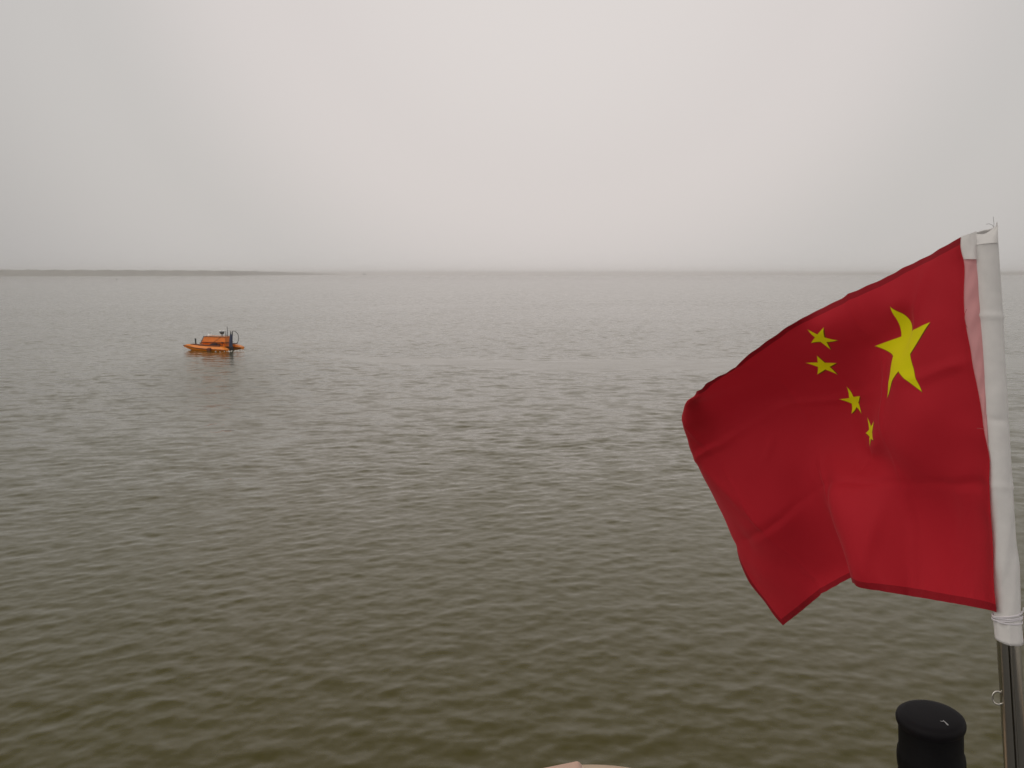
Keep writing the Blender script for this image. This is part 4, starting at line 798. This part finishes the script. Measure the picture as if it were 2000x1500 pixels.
def fabric(name, col, transl=.25, rough=.8):
    m = mat(name, col, rough, var=.05, scale=60, bump=.0002, bscale=900, sheen=.2)
    q = NG(m); t = q.n.new("ShaderNodeBsdfTranslucent"); t.inputs[0].default_value = (*col, 1)
    x = q.n.new("ShaderNodeMixShader"); x.inputs[0].default_value = transl; b = q.n["Principled BSDF"]
    q.l.new(b.outputs[0], x.inputs[1]); q.l.new(t.outputs[0], x.inputs[2]); q.l.new(x.outputs[0], q.n["Material Output"].inputs[0]); return m
M_slv = fabric("white_sleeve_cloth", (.84, .82, .80), .2)
M_pink = fabric("pink_seam_cloth", (.80, .40, .41), .3)
FL = Matrix.Translation(-flag.location)
PMi = PM.inverted()
# sleeve tube: photo rows from the rim down to the lower opening
n = 96; rows = np.concatenate([np.linspace(0, 1, 14) ** 1.0 * 26, np.linspace(28, 800, 150)]); v = []
def zloc(y): return (PMi @ ax(y)).z
pxm = .953 / F
for y_ in rows:
    y0 = 452 + y_
    for k in range(n):
        a = 2 * math.pi * k / n; ca, sa = math.cos(a), math.sin(a)          # sa<0 faces the viewer, ca>0 is right
        q = PR + .0011
        hgt = y0
        top = max(0, 1 - y_ / 26)
        # rim: high on the right, notch left of the middle, seen back rim
        up = (9 * max(0, ca) ** 2.2 + (3 if sa > 0 else -6) * (1 - abs(ca)) + 1.5 * min(0, ca)) * top
        hgt -= up + (6 if ca > .97 else 0) * top
        # lower opening slants
        if y_ > 790: hgt += (y_ - 790) / 10 * (3.2 * ca)
        # creases, gathered folds
        for yc, am, sp_ in ((617, .0014, 5), (818, -.0012, 5), (946, .0009, 6), (700, -.0005, 40), (1100, .0008, 20)):
            q += am * math.exp(-((y0 - yc - 4 * ca) / sp_) ** 2)
        lo = min(1, max(0, (y0 - 930) / 120))
        q += .0007 * lo * math.sin(3 * a + y0 * .035) * (1 if y0 < 1190 else .4) + .0004 * math.sin(2 * a + y0 * .012) + .0003 * math.sin(7 * a + y0 * .05) * lo
        q -= .0009 * math.exp(-((y0 - 1204) / 6) ** 2)
        fl = (a - R(-78) + math.pi) % (2 * math.pi) - math.pi
        if y0 > 1150: q += .0011 * math.exp(-(fl / R(9)) ** 2) * min(1, (y0 - 1150) / 60)
        if y0 > 1215: q += .0004
        if y0 > 880: q -= .0011 * max(0, -ca)
        q = max(q, PR + .0004); x = q * ca; yy = q * sa
        if y_ < 26: yy *= 1 - .88 * top; x *= 1 + .05 * top
        v.append((x, yy, zloc(hgt)))
sm = MB().add([FL @ (PM @ Vector(p)) for p in v], gridfaces(len(rows), n, True))
sl_o = sm.build("sleeve", M_slv, flag)
so_ = sl_o.modifiers.new("thickness", 'SOLIDIFY'); so_.thickness = .0006; so_.offset = 1
# doubled hem band round the top opening
v = []; hr = np.linspace(0, 26, 9)
for y_ in hr:
    for k in range(49):
        a = R(-178) + R(176 - 12) * k / 48; ca, sa = math.cos(a), math.sin(a); q = PR + .0024
        top = max(0, 1 - y_ / 26); up = (8 * max(0, ca) ** 2.2 - 6 * (1 - abs(ca)) + 1.5 * min(0, ca)) * top
        v.append(FL @ (PM @ Vector((q * ca * (1 + .04 * top), q * sa * (1 - .86 * top) - .0006, zloc(453 + y_ - up)))))
MB().add(v, gridfaces(len(hr), 49)).build("sleeve_hem", M_slv, flag)
# tie cord wound round the sleeve near its foot
tc_ = MB()
for j, (yy, tl) in enumerate(((1199, 3), (1203, 1), (1207, 2.2), (1211, -1))):
    pts = []
    for k in range(49):
        a = 2 * math.pi * k / 48; q = PR + .0026 + .0003 * math.sin(5 * a + j)
        pts.append(FL @ (PM @ Vector((q * math.cos(a), q * math.sin(a), zloc(yy - tl * math.cos(a) * 1.6)))))
    tc_.tube(pts, .0011, 6)
kn = FL @ (PM @ Vector((PR + .0028, -.003, zloc(1194)))); tc_.tube([kn, kn + Vector((.0012, -.001, .004)), kn + Vector((.0005, -.001, .0085))], [.0009, .0008, .0005], 6)
tc_.build("tie_cord", fabric("white_cord", (.74, .71, .74), .1), flag)
# seam strip between the red cloth and the sleeve: pink where doubled over red, bare white at the very top
def to_photo(p):
    q = Vector(p) - Vector((0, 0, H)); c, s = math.cos(PITCH), math.sin(PITCH)
    z = q.y * c - q.z * s; return 1000 + F * q.x / z, 750 - F * (q.y * s + q.z * c) / z, z
def strip(name, y0, y1, m, bulge, lift=None):
    v = []; n_ = 0
    for j in range(nv):
        A = G3[0, j]; Bk = G3[2, j]; x_, y_, z_ = to_photo(A)
        if not (y0 <= y_ <= y1): continue
        n_ += 1; A = Vector(A); Bk = Vector(Bk) + Vector((0, .0016, 0))
        xr = 1920.5 + (y_ - 440) * .0607 - 15.5
        for k in range(11):
            if k == 0: p = Bk
            else:
                q = (k - 1) / 9; e = A + Vector((0, .0014 * (1 - q), 0)); r = at(xr, y_, .9478)
                p = e.lerp(r, q); p.y -= (bulge + .0009 * math.sin(y_ * .11 + q * 5)) * math.sin(math.pi * q)
                if lift: p.z += lift(q) * max(0, 1 - (y_ - 462) / 26)
            v.append(FL @ p)
    return MB().add(v, gridfaces(n_, 11)).build(name, m, flag)
strip("seam_strip", 496, 902, M_pink, .0010)
strip("corner_patch", 440, 508, M_slv, .005, lambda t_: .0075 * t_ ** .7)
# loose threads
def thread(pts, r, name="loose_thread", m=None):
    q = []
    for i in range(len(pts) - 1):
        for t in (0, .33, .66):
            q.append(Vector(pts[i]).lerp(Vector(pts[i + 1]), t))
    q.append(Vector(pts[-1])); MB().tube([FL @ p for p in q], r, 5).build(name, m or M_thr, flag)
M_thr = mat("grey_thread", (.16, .15, .14), .8)
thread([at(1940, 423, .95), at(1940.5, 430, .951), at(1941.3, 436, .952), at(1941, 444, .952)], .0002)
thread([at(1926, 438, .95), at(1932, 437, .95), at(1939, 440, .952), at(1941, 446, .952)], .0002)
M_rth = mat("red_thread", (.45, .08, .08), .8)
thread([at(1888, 604, .944), at(1884.5, 612, .943), at(1884, 622, .943), at(1886.5, 634, .944), at(1889, 640, .945)], .0003, m=M_rth)
thread([at(1908, 836.5, .944), at(1914, 837, .943), at(1922, 838, .944)], .00035, m=M_rth)

# ------------------------------------------------------------------ haze
hb = MB().box((0, 1000, 5.5), (9000, 9000, 13.0))
hz_ = hb.build("haze", None, None, smooth=False)
hm = bpy.data.materials.new("dust_haze"); hm.use_nodes = True; q = hm.node_tree
for x in list(q.nodes): q.nodes.remove(x)
mo = q.nodes.new("ShaderNodeOutputMaterial"); pv = q.nodes.new("ShaderNodeVolumePrincipled")
pv.inputs["Density"].default_value = .0005; pv.inputs["Color"].default_value = (1, .985, .975, 1); pv.inputs["Anisotropy"].default_value = .88
q.links.new(pv.outputs[0], mo.inputs["Volume"]); hz_.data.materials.append(hm)
tag(hz_, "pale dusty haze hanging over the water", "haze", None, "stuff")
